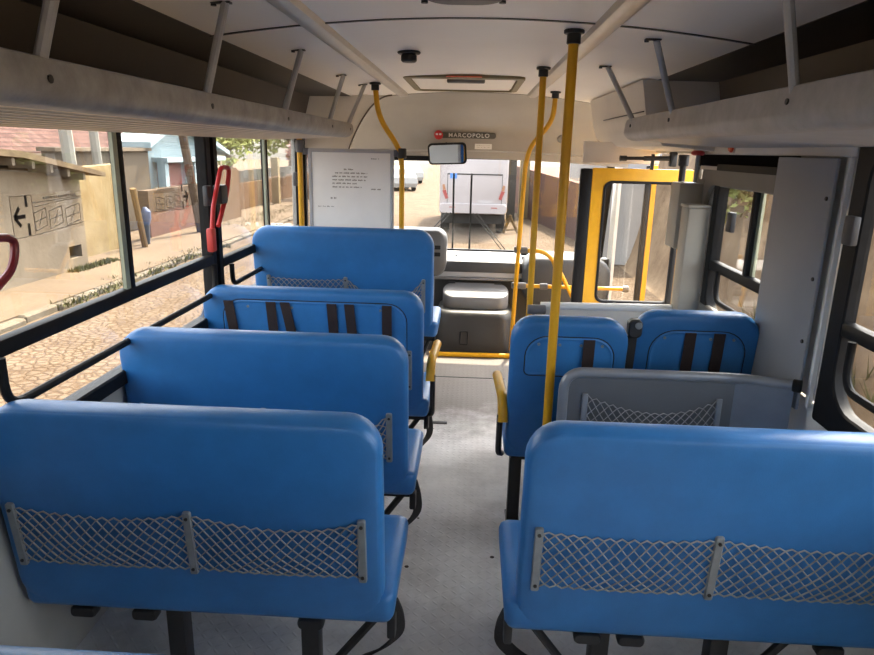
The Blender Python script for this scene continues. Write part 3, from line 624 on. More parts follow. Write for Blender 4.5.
# ------------------------------------------------------------------ luggage racks
def rack(label, s, y0, y1, zlo, zhi, xl, posts, tray_m, lip_m):
    t = thing('luggage_rack', label, 'luggage rack', (s*0.95, (y0 + y1)/2, zlo), 'overhead luggage racks')
    x = s * xl
    # lip: rounded moulding, closed by a rounded nose at the front end
    sec = [(0.0, zhi), (-0.012, zhi + 0.004), (-0.024, zhi - 0.004), (-0.024, zlo + 0.022), (-0.05, zlo + 0.008), (-0.07, zlo + 0.003), (-0.07, zlo - 0.004), (-0.03, zlo - 0.004), (-0.012, zlo + 0.002), (-0.002, zlo + 0.014), (0.004, zlo + 0.035)]
    L = []; 
    for y, k in ((y0, 1), (y1 - 0.16, 1), (y1 - 0.07, 1), (y1 - 0.025, 0.93), (y1, 0.72)):
        zc = zlo + 0.03
        L.append([(x - s*d if False else x + s*(-d) * 1.0, y, zc + (z - zc) * k) for d, z in sec])
    bm = NB(); loft(bm, L); obj('lip', bm, lip_m, t, 50)
    bm = NB(); prism(bm, [(x + s*0.05, zlo - 0.002), (s*1.205, zlo - 0.026), (s*1.205, zlo - 0.016), (x + s*0.05, zlo + 0.008)], 'Y', y0, y1 - 0.03); obj('tray', bm, tray_m, t)
    bm = NB(); pts = [(x + s*0.46, y1 - 0.02, zlo + 0.004), (x + s*0.04, y1 - 0.012, zlo + 0.004), (x + s*0.012, y1 + 0.002, zlo + 0.02), (x + s*0.008, y1 + 0.004, zhi - 0.015)]
    tube(bm, smooth(pts, 0.02), 0.006, 6); obj('end_trim', bm, 'black_rubber', t)
    for (xb, yb, xt, yt) in posts:
        zt = czf(xt) - 0.001
        bm = NB(); tube(bm, [(xb, yb, zhi - 0.02), (xt, yt, zt - 0.004)], 0.0115, 10); p = obj('support_post', bm, 'post', t)
        bm = NB(); box(bm, xt - 0.038, xt + 0.016, yt - 0.010, yt + 0.010, zt - 0.005, zt); cyl(bm, (xt - 0.032, yt, zt - 0.006), (xt - 0.032, yt, zt - 0.011), 0.008, 8); obj('foot_plate', bm, 'screw', p)
        bm = NB(); cyl(bm, (x - s*0.0015, yb, zhi - 0.032), (x - s*0.006, yb, zhi - 0.032), 0.007, 8); obj('screw', bm, 'screw', p)
    return t
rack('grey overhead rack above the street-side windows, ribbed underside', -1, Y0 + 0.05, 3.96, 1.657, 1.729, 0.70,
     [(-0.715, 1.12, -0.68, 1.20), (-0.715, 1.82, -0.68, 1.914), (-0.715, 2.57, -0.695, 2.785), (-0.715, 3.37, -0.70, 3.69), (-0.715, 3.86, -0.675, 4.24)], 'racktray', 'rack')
rack('grey overhead rack above the wall board and the right bench', 1, Y0 + 0.05, 3.28, 1.660, 1.752, 0.70,
     [(0.712, 0.7, 0.63, 0.66), (0.712, 1.61, 0.63, 1.55), (0.712, 2.55, 0.605, 2.47), (0.712, 3.16, 0.59, 3.24)], 'racktray2', 'rack2')

# door mechanism housing above the doorway
t = thing('door_mechanism_housing', 'cream housing over the doorway behind the right rack', 'housing', (1.0, 4.2, 1.64))
bm = NB(); prism(bm, [(0.80, 1.945), (0.83, 1.79), (0.86, 1.70), (0.93, 1.64), (1.18, 1.62), (1.18, 1.945)], 'Y', 3.45, 4.95); obj('housing', bm, 'cream', t)
bm = NB(); box(bm, 0.818, 0.826, 3.47, 4.5, 1.798, 1.803); obj('joint_line', bm, 'screw', t)
t = thing('hinge_bracket', 'dark door hinge rod with bracket along the doorway top', 'bracket', (1.0, 4.1, 1.57))
bm = NB(); tube(bm, [(0.88, 4.1, 1.572), (1.19, 4.1, 1.578)], 0.010, 8); tube(bm, [(0.86, 4.1, 1.572), (0.90, 4.1, 1.572)], 0.016, 8); tube(bm, [(1.0, 4.1, 1.574), (1.19, 4.1, 1.578)], 0.014, 8); obj('rod', bm, 'black_steel', t)
obj('bracket', bxm(1.045, 1.06, 4.088, 4.112, 1.51, 1.60), 'black_steel', t); obj('bracket', bxm(1.15, 1.19, 4.08, 4.12, 1.53, 1.615, 0.006), 'black_steel', t)
t = thing('door_shaft', 'leaning black shaft beside the cream door motor box', 'door shaft', (1.142, 3.8, 0.0))
obj('shaft', tubem([(1.142, 3.8, 1.56), (1.142, 3.8, 0.0)], 0.018, n=10), 'black_steel', t)
bm = NB(); cyl(bm, (1.142, 3.8, 1.54), (1.142, 3.8, 1.60), 0.028, 12, 0.004); obj('cap', bm, 'black_steel', t)
t = thing('door_motor_box', 'upper cream box on the door pillar below the red knob', 'motor box', (1.12, 3.62, 1.1))
obj('housing', bxm(1.065, 1.185, 3.56, 3.72, 1.12, 1.46, 0.01), 'boxcream', t); obj('base_plate', bxm(1.18, 1.20, 3.55, 3.69, 1.08, 1.48), 'pillar', t)
t = thing('pillar_box', 'lower long cream box standing on the door pillar', 'pillar box', (1.12, 3.4, 0.4))
obj('housing', bxm(1.075, 1.182, 3.40, 3.525, 0.50, 1.345, 0.008), 'boxcream', t); obj('top_cover', bxm(1.07, 1.184, 3.395, 3.53, 1.345, 1.36, 0.004), 'boxcream', t)
t = thing('emergency_valve', 'red emergency knob on a short stalk above the motor box', 'emergency knob', (1.15, 3.6, 1.48))
bm = NB(); cyl(bm, (1.15, 3.6, 1.462), (1.15, 3.6, 1.60), 0.009, 10); obj('stalk', bm, 'post', t)
bm = NB(); cyl(bm, (1.15, 3.6, 1.598), (1.15, 3.6, 1.622), 0.034, 14, 0.008); obj('knob', bm, 'red', t)
t = thing('indicator_lamp', 'small orange-red lamp on the cream header strip', 'indicator lamp', (1.18, 3.2, 1.64))
bm = NB(); cyl(bm, (1.184, 3.22, 1.636), (1.166, 3.22, 1.636), 0.022, 14, 0.006); obj('lens', bm, 'orange', t)
bm = NB(); cyl(bm, (1.1848, 3.22, 1.636), (1.180, 3.22, 1.636), 0.026, 14); obj('bezel', bm, 'cream', t)

# grey wall board on the right
t = thing('wall_board', 'tall plain grey board screwed to the wall between the right windows', 'wall board', (1.19, 2.46, 0.74))
obj('board', bxm(1.168, 1.18, 2.27, 2.70, 0.735, 1.60, 0.003), 'panelgrey', t); obj('edge_strip', bxm(1.196, 1.214, 2.246, 2.268, 0.75, 1.615, 0.003), 'white', t)
for z in (1.47, 1.20, 0.98, 0.82):
    bm = NB(); cyl(bm, (1.169, 2.295, z), (1.163, 2.295, z), 0.007, 10, 0.001); obj('screw', bm, 'screw', t)

# stairwell partition behind the doorway
t = thing('stairwell_partition', 'low cream partition with pale top rail ahead of the single seats', 'partition', (0.76, 3.5, 0))
obj('panel', bxm(0.36, 1.14, 3.49, 3.51, 0.0, 0.80), 'cream', t)
obj('top_rail', tubem([(0.385, 3.5, 0.802), (1.17, 3.5, 0.812)], 0.021, n=12), 'white', t)
obj('badge', bxm(0.85, 1.01, 3.478, 3.490, 0.69, 0.74, 0.004), 'pillar', t)
obj('net_pocket', net_bm(lambda u, v, d: Vector((u, 3.488 + d, v)), 0.60, 0.80, 0.42, 0.66, 0.02, 8, 0.035, 0.0018, 9), 'net', t)

# entrance door, open
d = sempty('door_1', (1.05, 4.5, 0))
DX0, DX1, DZ = 0.775, 1.44, 1.505
bm = NB(); ring(bm, lambda u, v, dd: Vector(((DX0 + DX1)/2 + u, 4.48 + dd, 1.02 + v)), DX1 - DX0, 2*(DZ - 1.02), 0.085, 0.055, 0.045); obj('door_frame', bm, 'yellow', d)
bm = NB(); ring(bm, lambda u, v, dd: Vector(((DX0 + DX1)/2 + u, 4.474 + dd, 1.02 + v)), DX1 - DX0 - 0.155, 2*(DZ - 1.02) - 0.155, 0.018, 0.045, 0.03, 0.055); obj('window_seal', bm, 'black_rubber', d)
obj('pane', bxm(DX0 + 0.08, DX1 - 0.08, 4.495, 4.499, 0.63, DZ - 0.08), 'glass', d)
obj('lower_panel', bxm(DX0, DX1, 4.485, 4.52, 0.02, 0.54), 'yellow', d)
obj('edge_seal', bxm(DX0 - 0.075, DX0 - 0.001, 4.475, 4.53, 0.02, DZ - 0.004, 0.01), 'black_rubber', d)
d = sempty('door_2', (1.38, 5.2, 0))
obj('door_frame', bxm(1.315, 1.35, 5.08, 5.11, 0.0, 1.52), 'yellow', d); obj('edge_seal', bxm(1.27, 1.313, 5.08, 5.11, 0.0, 1.52, 0.006), 'black_rubber', d)

# ------------------------------------------------------------------ driver area
t = thing('engine_cover', 'grey engine cover box with pale hinged lid at the front', 'engine cover', (0.05, 5.4, 0))
bm = NB()
def ecl(z, x0, x1, y0, y1, r): return [(( x0 + x1)/2 + u, (y0 + y1)/2 + v, z) for u, v in rr(x1 - x0, y1 - y0, r, 6)]
loft(bm, [ecl(0.0, -0.27, 0.37, 5.19, 5.75, 0.12), ecl(0.28, -0.265, 0.365, 5.20, 5.75, 0.12), ecl(0.32, -0.25, 0.35, 5.22, 5.74, 0.11), ecl(0.335, -0.23, 0.33, 5.24, 5.72, 0.10)]); obj('body', bm, 'cover', t, 50)
bm = NB()
def lid(z0, z1, x0, x1, y0, y1, r): return [((x0 + x1)/2 + u, (y0 + y1)/2 + v, z0 + (z1 - z0) * ((y0 + y1)/2 + v - y0) / (y1 - y0)) for u, v in rr(x1 - x0, y1 - y0, r, 6)]
loft(bm, [lid(0.336, 0.336, -0.215, 0.325, 5.345, 5.56, 0.10), lid(0.345, 0.345, -0.218, 0.328, 5.34, 5.56, 0.10), lid(0.425, 0.50, -0.218, 0.328, 5.34, 5.56, 0.10), lid(0.435, 0.51, -0.210, 0.32, 5.35, 5.56, 0.09), lid(0.438, 0.513, -0.195, 0.305, 5.365, 5.55, 0.08)]); l = obj('lid', bm, 'coverlid', t, 50)
for x in (-0.15, 0.24): obj('hinge', bxm(x - 0.03, x + 0.03, 5.535, 5.555, 0.508, 0.518), 'screw', l)
bm = NB(); ring(bm, lambda u, v, dd: Vector((-0.03 + u, 5.188 + dd, 0.125 + v)), 0.065, 0.115, 0.006, 0.008, 0.006); obj('access_hatch', bm, 'black_rubber', t)
t = thing('dashboard', 'wide grey dashboard ledge along the windscreen foot', 'dashboard', (0.0, 5.7, 0.5))
bm = NB(); prism(bm, [(5.57, 0.56), (5.57, 0.615), (5.60, 0.63), (5.60, 0.69), (5.62, 0.705), (5.86, 0.735), (5.86, 0.53), (5.64, 0.53)], 'X', -0.30, 0.44); obj('ledge', bm, 'dash', t)
obj('facia', bxm(-0.30, 0.44, 5.560, 5.600, 0.60, 0.692, 0.008), 'dashdark', t)
obj('shelf', bxm(-0.30, 0.42, 5.545, 5.64, 0.535, 0.555, 0.006), 'coverlid', t)
for x in (-0.12, 0.25):
    bm = NB(); cyl(bm, (x, 5.70, 0.71), (x, 5.70, 0.724), 0.012, 10, 0.002); obj('plug', bm, 'screw', t)
bm = NB(); pad(bm, 0.72, 0.40, 0.14, [(0.03, 0), (0.0, 0.03), (0, 0.36), (0.03, 0.39)], lambda u, v, dd: Vector((0.80 + u, 5.45 + dd, 0.56 + v)), 8); obj('door_side_moulding', bm, 'dashdark', t, 50)
t = thing('instrument_housing', 'grey instrument housing showing beside the raised blue bench', 'instrument housing', (-0.6, 5.2, 0.5))
bm = NB(); pad(bm, 0.85, 0.36, 0.09, [(0.02, 0), (0.0, 0.02), (0, 0.28), (0.02, 0.30)], lambda u, v, dd: Vector((-0.617 + u, 5.20 + dd, 0.80 + v)), 8); obj('housing', bm, M['instr'], t, 50)
for z in (0.855, 0.80): obj('switch', bxm(-0.30, -0.235, 5.194, 5.205, z - 0.016, z + 0.016, 0.003), 'black_rubber', t)
obj('column_cover', bxm(-0.98, -0.29, 5.24, 5.46, 0.0, 0.64, 0.02), 'dashdark', t)
t = thing('rear_view_mirror', 'small black framed rear-view mirror hanging at the windscreen top', 'mirror', (-0.21, 5.5, 1.64))
mt = Matrix.Translation((-0.214, 5.5, 1.565)) @ Matrix.Rotation(math.radians(-3), 4, 'Y') @ Matrix.Rotation(math.radians(-8), 4, 'Z') @ Matrix.Rotation(math.radians(10), 4, 'X')
bm = NB(); pad(bm, 0.315, 0.172, 0.035, [(0.012, 0.0), (0.002, 0.003), (0, 0.012), (0.01, 0.04), (0.03, 0.055)], lambda u, v, dd: mt @ Vector((u, dd, v)), 6); obj('housing', bm, 'black_rubber', t, 50)
bm = NB(); pad(bm, 0.285, 0.142, 0.026, [(0.0, 0.0), (0.0, -0.002)], lambda u, v, dd: mt @ Vector((u, dd, v)), 6); obj('mirror_glass', bm, 'mirror', t)
obj('arm', tubem([(-0.214, 5.54, 1.58), (-0.22, 5.60, 1.62), (-0.23, 5.672, 1.65)], 0.010, 0.03, 8), 'black_steel', t)
t = tag(obj('sun_visor', bxm(-0.95, -0.36, 5.60, 5.63, 1.505, 1.545, 0.008), 'black_rubber'), 'narrow black visor strip beside the mirror at the windscreen top', 'sun visor')
# maker's badge on the header
t = thing('maker_badge', 'dark badge with red emblem and MARCOPOLO lettering on the front header', 'badge', (-0.07, 5.66, 1.715))
def hd(x, z, dd): return Vector((x, 5.66 - (z - 1.68) * 0.35 - 0.012 + dd, z))
bm = NB(); pad(bm, 0.475, 0.046, 0.022, [(0.0, 0.016), (0.0, 0.0), (0.003, -0.004)], lambda u, v, dd: hd(-0.062 + u, 1.712 - 0.02*0 + v, dd), 5); obj('band', bm, 'badge', t)
bm = NB(); pad(bm, 0.072, 0.072, 0.0355, [(0.0, 0.014), (0.0, -0.006), (0.004, -0.009)], lambda u, v, dd: hd(-0.292 + u, 1.712 + v, dd), 6); e = obj('emblem', bm, 'red', t)
bm = NB()
for u in (-0.014, 0.014): pad(bm, 0.02, 0.015, 0.007, [(0, -0.008), (0, -0.0115)], lambda a, b, dd: hd(-0.292 + u + a, 1.718 + b, dd), 4)
obj('emblem_mark', bm, 'white', e)
fc = bpy.data.curves.new('lettering', 'FONT'); fc.body = 'MARCOPOLO'; fc.size = 0.047; fc.extrude = 0.0012; fc.align_x = 'CENTER'; fc.align_y = 'CENTER'; fc.space_character = 1.22; fc.offset = 0.0006
tmp = bpy.data.objects.new('lettering_curve', fc); me = bpy.data.meshes.new_from_object(tmp); bpy.data.objects.remove(tmp); bpy.data.curves.remove(fc); me.materials.clear(); me.materials.append(M['silver'])
fo = bpy.data.objects.new('lettering', me); COL.objects.link(fo); fo.parent = t
fo.location = hd(-0.045, 1.712, -0.0055) - WL[t.name]; fo.rotation_euler = (PI/2 + math.atan(0.35), 0, 0)
t = thing('header_label', 'small white label below the badge on the front header', 'label sticker', (0.06, 5.66, 1.62))
obj('sticker', bxm(0.005, 0.145, 5.667, 5.6725, 1.607, 1.65), 'white', t)
for z in (1.634, 1.620): bm = NB(); words(bm, 0.018, 0.13, z, 0.005, 5.6668); obj('text_line', bm, 'inkpale', t)
t = tag(obj('header_button', (lambda bm: (cyl(bm, (0.70, 5.655, 1.70), (0.70, 5.61, 1.70), 0.03, 14, 0.006), bm)[1])(NB()), 'pillar'), 'small round grey button on the front header beside the tall poles', 'button')

# ceiling fittings
t = thing('roof_hatch', 'rectangular recessed roof hatch with olive frame near the front', 'roof hatch', (-0.07, 4.1, 1.98))
zc = czf(0.3) - 0.001
bm = NB()
def hl(w, h, r, z): return [(-0.072 + u, 4.44 + v, z) for u, v in rr(w, h, r, 4)]
rows = loft(bm, [hl(0.70, 0.90, 0.05, zc + 0.01), hl(0.70, 0.90, 0.05, zc - 0.010), hl(0.67, 0.87, 0.045, zc - 0.014), hl(0.62, 0.82, 0.03, zc - 0.014), hl(0.60, 0.80, 0.03, zc + 0.06)], False, False); obj('frame', bm, mat('olive hatch frame', (0.20, 0.165, 0.085, 1), 0.5), t)
obj('lid', bxm(-0.37, 0.226, 4.042, 4.838, zc - 0.004, zc - 0.001), 'ceiling', t)
obj('handle', bxm(-0.17, 0.05, 4.06, 4.10, zc - 0.03, zc - 0.005, 0.008), 'pillar', t)
obj('warning_label', bxm(-0.17, 0.03, 3.955, 3.985, zc - 0.0075, zc - 0.004), 'orange', t)
t = tag(obj('speaker_button', (lambda bm: (cyl(bm, (-0.293, 3.05, czf(0.28) - 0.0), (-0.293, 3.05, czf(0.28) - 0.012), 0.05, 18, 0.004), cyl(bm, (-0.293, 3.05, czf(0.28) - 0.012), (-0.293, 3.05, czf(0.28) - 0.045), 0.034, 18, 0.006), bm)[-1])(NB()), 'black_steel'), 'round black fitting on the ceiling before the roof hatch', 'ceiling fitting')
t = thing('ceiling_vent', 'dark ceiling vent cut by the top edge of the photo', 'ceiling vent', (-0.05, 1.9, 2.0))
bm = NB(); pad(bm, 0.22, 0.30, 0.08, [(0, 0.0), (0.0, -0.012), (0.01, -0.02)], lambda u, v, dd: Vector((-0.04 + u, 1.885 + v, czf(0.05) + dd)), 6); obj('cover', bm, 'black_steel', t)
for x in (-0.155, 0.066):
    bm = NB(); cyl(bm, (x, 2.06, czf(x) + 0.001), (x, 2.06, czf(x) - 0.008), 0.010, 10); obj('screw', bm, 'screw', t)

# red emergency window handles
t = thing('emergency_lever', 'bright red looped emergency handle on the black window pillar', 'emergency handle', (-1.15, 3.0, 1.15), 'emergency window handles')
X = -1.15
obj('loop', tubem(smooth([(X, 2.905, 1.21), (X, 2.94, 1.33), (X, 3.06, 1.50), (X, 3.17, 1.495), (X, 3.12, 1.38), (X, 2.985, 1.24)], 0.035), 0.0105, n=10), 'red', t)
bm = NB(); box(bm, X - 0.018, X + 0.014, 2.88, 2.925, 1.135, 1.24, 0.008); obj('grip', bm, 'grip', t)
bm = NB(); box(bm, X - 0.03, X + 0.012, 3.02, 3.10, 1.335, 1.42, 0.006); obj('mount', bm, 'black_steel', t)
t = thing('emergency_lever', 'dark red looped handle cut by the left edge of the photo', 'emergency handle', (-1.15, 1.5, 1.15), 'emergency window handles')
obj('loop', tubem(smooth([(X, 1.30, 1.14), (X, 1.50, 1.235), (X, 1.60, 1.285), (X, 1.625, 1.36), (X, 1.50, 1.375), (X, 1.30, 1.36)], 0.035), 0.0105, n=10), 'darkred', t)
bm = NB(); box(bm, X - 0.03, X + 0.014, 1.24, 1.32, 1.11, 1.40, 0.008); obj('mount', bm, 'black_steel', t)

# emergency exit stickers on the glass
def sticker(label, ya, yb, za, zb, arrow_first):
    t = thing('exit_sticker', label, 'sticker', (-1.207, (ya + yb)/2, za), 'emergency exit stickers'); X = -1.2075
    obj('film', bxm(X - 0.0006, X + 0.0002, ya, yb, za, zb), 'film', t)
    W, H = yb - ya, zb - za
    def y(f): return ya + (yb - ya) * (f if arrow_first else 1 - f)
    def bar(bm, f0, g0, f1, g1, th):
        a = Vector((0, y(f0), za + H*g0)); b = Vector((0, y(f1), za + H*g1)); q = (b - a).normalized(); n = Vector((0, -q.z, q.y)) * th/2
        loft(bm, [[(X + k, p.y, p.z) for p in (a - n, b - n, b + n, a + n)] for k in (0.0006, 0.0018)])
    bm = NB()
    bar(bm, 0.03, 0.5, 0.165, 0.5, 0.011); bar(bm, 0.03, 0.5, 0.10, 0.72, 0.010); bar(bm, 0.03, 0.5, 0.10, 0.27, 0.010); bar(bm, 0.195, 0.72, 0.195, 1.0, 0.010); bar(bm, 0.195, 0.02, 0.195, 0.32, 0.010)
    obj('arrow', bm, 'ink', t)
    bm = NB()
    for a in ((0.0, 0.0, 0.0, 1.0), (0.0, 1.0, 0.26, 1.0), (0.0, 0.0, 0.26, 0.0), (0.27, 0.0, 0.27, 1.0), (0.28, 0.0, 0.98, 0.12), (0.28, 0.80, 0.98, 0.84), (0.30, 0.70, 0.5, 0.74), (0.52, 0.76, 0.98, 0.80)): bar(bm, *a, 0.0022)
    for k, o in enumerate((0.28, 0.48, 0.72)):
        w = 0.16 + 0.03 * k
        for a in ((o, 0.10, o, 0.55), (o, 0.55, o + w, 0.64), (o + w, 0.64, o + w, 0.20), (o, 0.10, o + w, 0.20), (o, 0.32, o + w, 0.41), (o + w*0.3, 0.2, o + w*0.7, 0.55)): bar(bm, *a, 0.0024)
    for q in range(14): bar(bm, 0.42 + 0.035*q, 0.885 + 0.004*(q % 3), 0.42 + 0.035*q + 0.02, 0.895, 0.007)
    obj('line_drawing', bm, 'inkpale', t)
sticker('emergency exit sticker with bold arrow on the nearest street-side pane', 1.70, 2.03, 1.345, 1.455, True)
sticker('emergency exit sticker with small arrow on the pane beside the black pillar', 2.50, 2.82, 1.335, 1.435, False)
# small floor fittings
tag(obj('floor_slot', bxm(-0.235, -0.105, 3.72, 3.755, 0.0, 0.004, 0.001), 'black_rubber'), 'dark slot plate in the aisle floor beside the strapped bench', 'floor plate')
tag(obj('floor_bolt', (lambda bm: (cyl(bm, (0.25, 4.32, 0), (0.25, 4.32, 0.008), 0.03, 16, 0.003), cyl(bm, (0.25, 4.32, 0.008), (0.25, 4.32, 0.016), 0.014, 8), bm)[-1])(NB()), 'black_steel'), 'round dark floor bolt ahead of the yellow armrest', 'floor bolt')
struct(obj('trim_17', bxm(-0.26, 0.28, 4.58, 4.592, 0.0, 0.003), 'screw'))

# ------------------------------------------------------------------ OUTDOORS
GZ = -0.85
def grid(bm, x0, x1, y0, y1, nx, ny, zf):
    V = [[bm.verts.new((x0 + (x1-x0)*i/nx, y0 + (y1-y0)*j/ny, zf(x0 + (x1-x0)*i/nx, y0 + (y1-y0)*j/ny))) for i in range(nx+1)] for j in range(ny+1)]
    for j in range(ny):
        for i in range(nx): bm.faces.new((V[j][i], V[j][i+1], V[j+1][i+1], V[j+1][i]))
struct(obj('ground', bxm(-60, 60, -40, 120, GZ - 0.3, GZ - 0.02), 'dirt'))
struct(obj('road', bxm(-6.0, 3.6, -30, 110, GZ - 0.1, GZ), 'cobble'))
struct(obj('sidewalk', bxm(-8.2, -6.25, -10, 28, GZ - 0.1, GZ + 0.09), 'dirt'))
bm = NB(); rnd = random.Random(2); y = -8.0
while y < 28:
    l = rnd.uniform(0.5, 0.9); box(bm, -6.27 + rnd.uniform(-.02, .02), -6.12 + rnd.uniform(-.03, .03), y, y + l - 0.01, GZ - 0.1, GZ + 0.085 + rnd.uniform(-.02, .01), 0.03, 1); y += l
struct(obj('curb', bm, 'curb'))
def tufts(name, spots, h, label, m='grass', n=40):
    bm = NB(); r = random.Random(len(name) + len(spots))
    for (x, y, z, s) in spots:
        for k in range(n):
            a = r.uniform(0, 2*PI); d = r.uniform(0, s); px, py = x + d*math.cos(a), y + d*math.sin(a); hh = h * r.uniform(0.4, 1.0); b = r.uniform(0, 2*PI); w = 0.015
            lx, ly = r.uniform(-.5, .5)*hh, r.uniform(-.5, .5)*hh
            v = [bm.verts.new((px - w*math.cos(b), py - w*math.sin(b), z)), bm.verts.new((px + w*math.cos(b), py + w*math.sin(b), z)), bm.verts.new((px + lx, py + ly, z + hh))]; bm.faces.new(v)
    o = obj(name, bm, m); o['kind'] = 'stuff'; return tag(o, label, 'grass')
r = random.Random(5)
tufts('grass', [(-6.15 + r.uniform(-.25, .25), 9.5 + 6.5 * k / 40, GZ + 0.05, 0.25) for k in range(0, 40, 2)] + [(-7.35, 11.9 + 0.1*k, GZ + 0.09, 0.15) for k in range(14)] + [(-7.0 + r.uniform(-.5, .3), 19.5 + 0.16*k, GZ + 0.05, 0.5) for k in range(50)], 0.10, 'dry grass along the curb and the foot of the walls')

# shed with the sagging roof, at the left
t = thing('shed', 'low beige shed with sagging roof at the left street side', 'shed', (-9, 7, GZ))
bm = NB(); prism(bm, [(2.0, GZ), (12.02, GZ), (12.02, 1.015), (10.4, 1.12), (2.0, 1.55)], 'X', -10.5, -7.5); prism(bm, [(12.42, GZ), (12.6, GZ), (12.6, 0.98), (12.42, 0.99)], 'X', -10.5, -7.5)
prism(bm, [(12.02, GZ), (12.42, GZ), (12.42, -0.55), (12.02, -0.55)], 'X', -10.5, -7.5); prism(bm, [(12.02, -0.32), (12.42, -0.32), (12.42, 0.99), (12.02, 1.015)], 'X', -10.5, -7.5); obj('wall', bm, 'shedwall', t)
bm = NB(); loft(bm, [[(-7.05, 2.0, 1.98), (-7.05, 10.4, 1.43), (-7.05, 12.75, 1.03), (-7.05, 12.75, 0.95), (-7.05, 10.4, 1.33), (-7.05, 2.0, 1.88)], [(-10.6, 2.0, 2.3), (-10.6, 10.4, 1.7), (-10.6, 12.75, 1.18), (-10.6, 12.75, 1.10), (-10.6, 10.4, 1.6), (-10.6, 2.0, 2.2)]]); obj('roof', bm, 'shedroof', t)
bm = NB()
for k in range(22):
    y = 2.2 + k * 0.47; zt = (1.95 + (1.43 - 1.95) * (y - 2) / 8.4 if y < 10.4 else 1.43 - 0.4 * (y - 10.4) / 2.35) - 0.11
    box(bm, -7.5, -7.1, y, y + 0.07, zt - 0.12, zt)
obj('rafter', bm, 'eavewood', t)
obj('niche_back', bxm(-7.9, -7.86, 12.0, 12.44, -0.57, -0.30), 'eavewood', t)
t = tag(obj('boundary_wall', (lambda bm: (prism(bm, [(12.65, GZ), (15.3, GZ), (15.3, 1.12), (12.65, 1.05)], 'X', -8.35, -8.05), bm)[1])(NB()), 'yellowwall'), 'tall sunlit yellow wall next to the beige shed', 'wall')
tag(obj('timber_post', (lambda bm: (tube(bm, [(-7.6, 15.15, GZ), (-7.6, 14.8, 0.60)], 0.07, 8), bm)[1])(NB()), 'wood'), 'leaning timber post at the end of the yellow wall', 'post')
t = thing('bundle', 'small blue and dark grey bundle behind the leaning timber post', 'bundle', (-7.75, 15.4, GZ))
bm = NB(); cy = lambda z, rx, dx=0: [(-7.78 + dx + rx*0.62*math.cos(a), 15.6 + rx*0.62*math.sin(a), z) for a in [2*PI*k/12 for k in range(12)]]
loft(bm, [cy(GZ, 0.10), cy(-0.6, 0.14), cy(-0.2, 0.13, 0.02), cy(-0.08, 0.09, 0.03)]); obj('sack', bm, 'tarpgrey', t)
bm = NB(); loft(bm, [cy(-0.30, 0.155), cy(-0.15, 0.19, 0.03), cy(0.02, 0.17, 0.04), cy(0.12, 0.06, 0.02)]); obj('cover', bm, 'tarpblue', t)
# houses
t = thing('house', 'long beige house with old red tiled roof behind the shed', 'house', (-16, 20, GZ))
obj('wall', bxm(-20, -13.5, 6, 30.5, GZ, 1.32), 'beigewall', t)
bm = NB(); prism(bm, [(-13.1, 1.25), (-20.4, 4.9), (-20.4, 4.7), (-13.1, 1.12)], 'Y', 5.5, 31.0); obj('roof', bm, 'rooftile', t)
bm = NB(); box(bm, -13.2, -13.08, 5.5, 31.0, 1.10, 1.22); obj('fascia', bm, 'eavewood', t)
t = thing('house', 'pale blue gabled house beyond the beige one', 'house', (-11, 23, GZ))
bm = NB(); prism(bm, [(20.1, GZ), (25.8, GZ), (25.8, 1.35), (22.0, 2.25), (20.1, 1.62)], 'X', -10.5, -9.9); obj('wall', bm, 'bluewall', t)
bm = NB(); prism(bm, [(19.7, 1.46), (22.0, 2.27), (26.2, 1.2), (26.2, 1.36), (22.0, 2.45), (19.7, 1.62)], 'X', -10.6, -9.45); obj('roof', bm, 'bluewall', t)
obj('porch', bxm(-9.9, -9.4, 20.6, 25.6, 1.02, 1.16), 'bluewall', t); obj('porch_back', bxm(-9.9, -9.86, 20.9, 22.6, GZ, 1.02), 'pinkwall', t)
for y in (20.75, 23.0): obj('pillar', bxm(-9.75, -9.5, y - 0.13, y + 0.13, GZ, 1.02), 'bluewall', t)
t = thing('outbuilding', 'plain beige wall with dark eave between yellow wall and blue house', 'building', (-9.9, 18.5, GZ))
obj('wall', bxm(-10.0, -9.7, 15.4, 20.0, GZ, 1.36), 'beigewall', t); obj('eave', bxm(-10.05, -9.6, 15.3, 20.05, 1.36, 1.45), 'eavewood', t)
t = thing('brick_wall', 'low red brick wall below the pale blue house', 'wall', (-8, 17.8, GZ))
obj('wall', bxm(-8.45, -8.2, 16.7, 22.0, GZ, -0.12), 'brick', t); obj('render_band', bxm(-8.46, -8.19, 16.7, 22.0, -0.12, 0.42), 'greyrender', t)
for (x, y, w, zt, lab) in ((-9.2, 15.2, 0.14, 3.2, 'thick whitewashed post rising behind the yellow wall'), (-9.2, 16.35, 0.11, 3.2, 'thinner pale post rising behind the yellow wall')):
    bm = NB(); tube(bm, [(x, y + 0.12, GZ), (x, y - 0.18, zt)], w, 8); tag(obj('fence_post', bm, 'whitepost'), lab, 'post')
t = thing('utility_pole', 'leaning utility pole beside the red brick wall', 'utility pole', (-7.5, 18.1, GZ))
bm = NB(); tube(bm, [(-7.5, 18.2, GZ), (-7.5, 17.1, 3.0), (-7.5, 16.0, 6.0)], 0.11, 10); obj('pole', bm, 'greyrender', t)
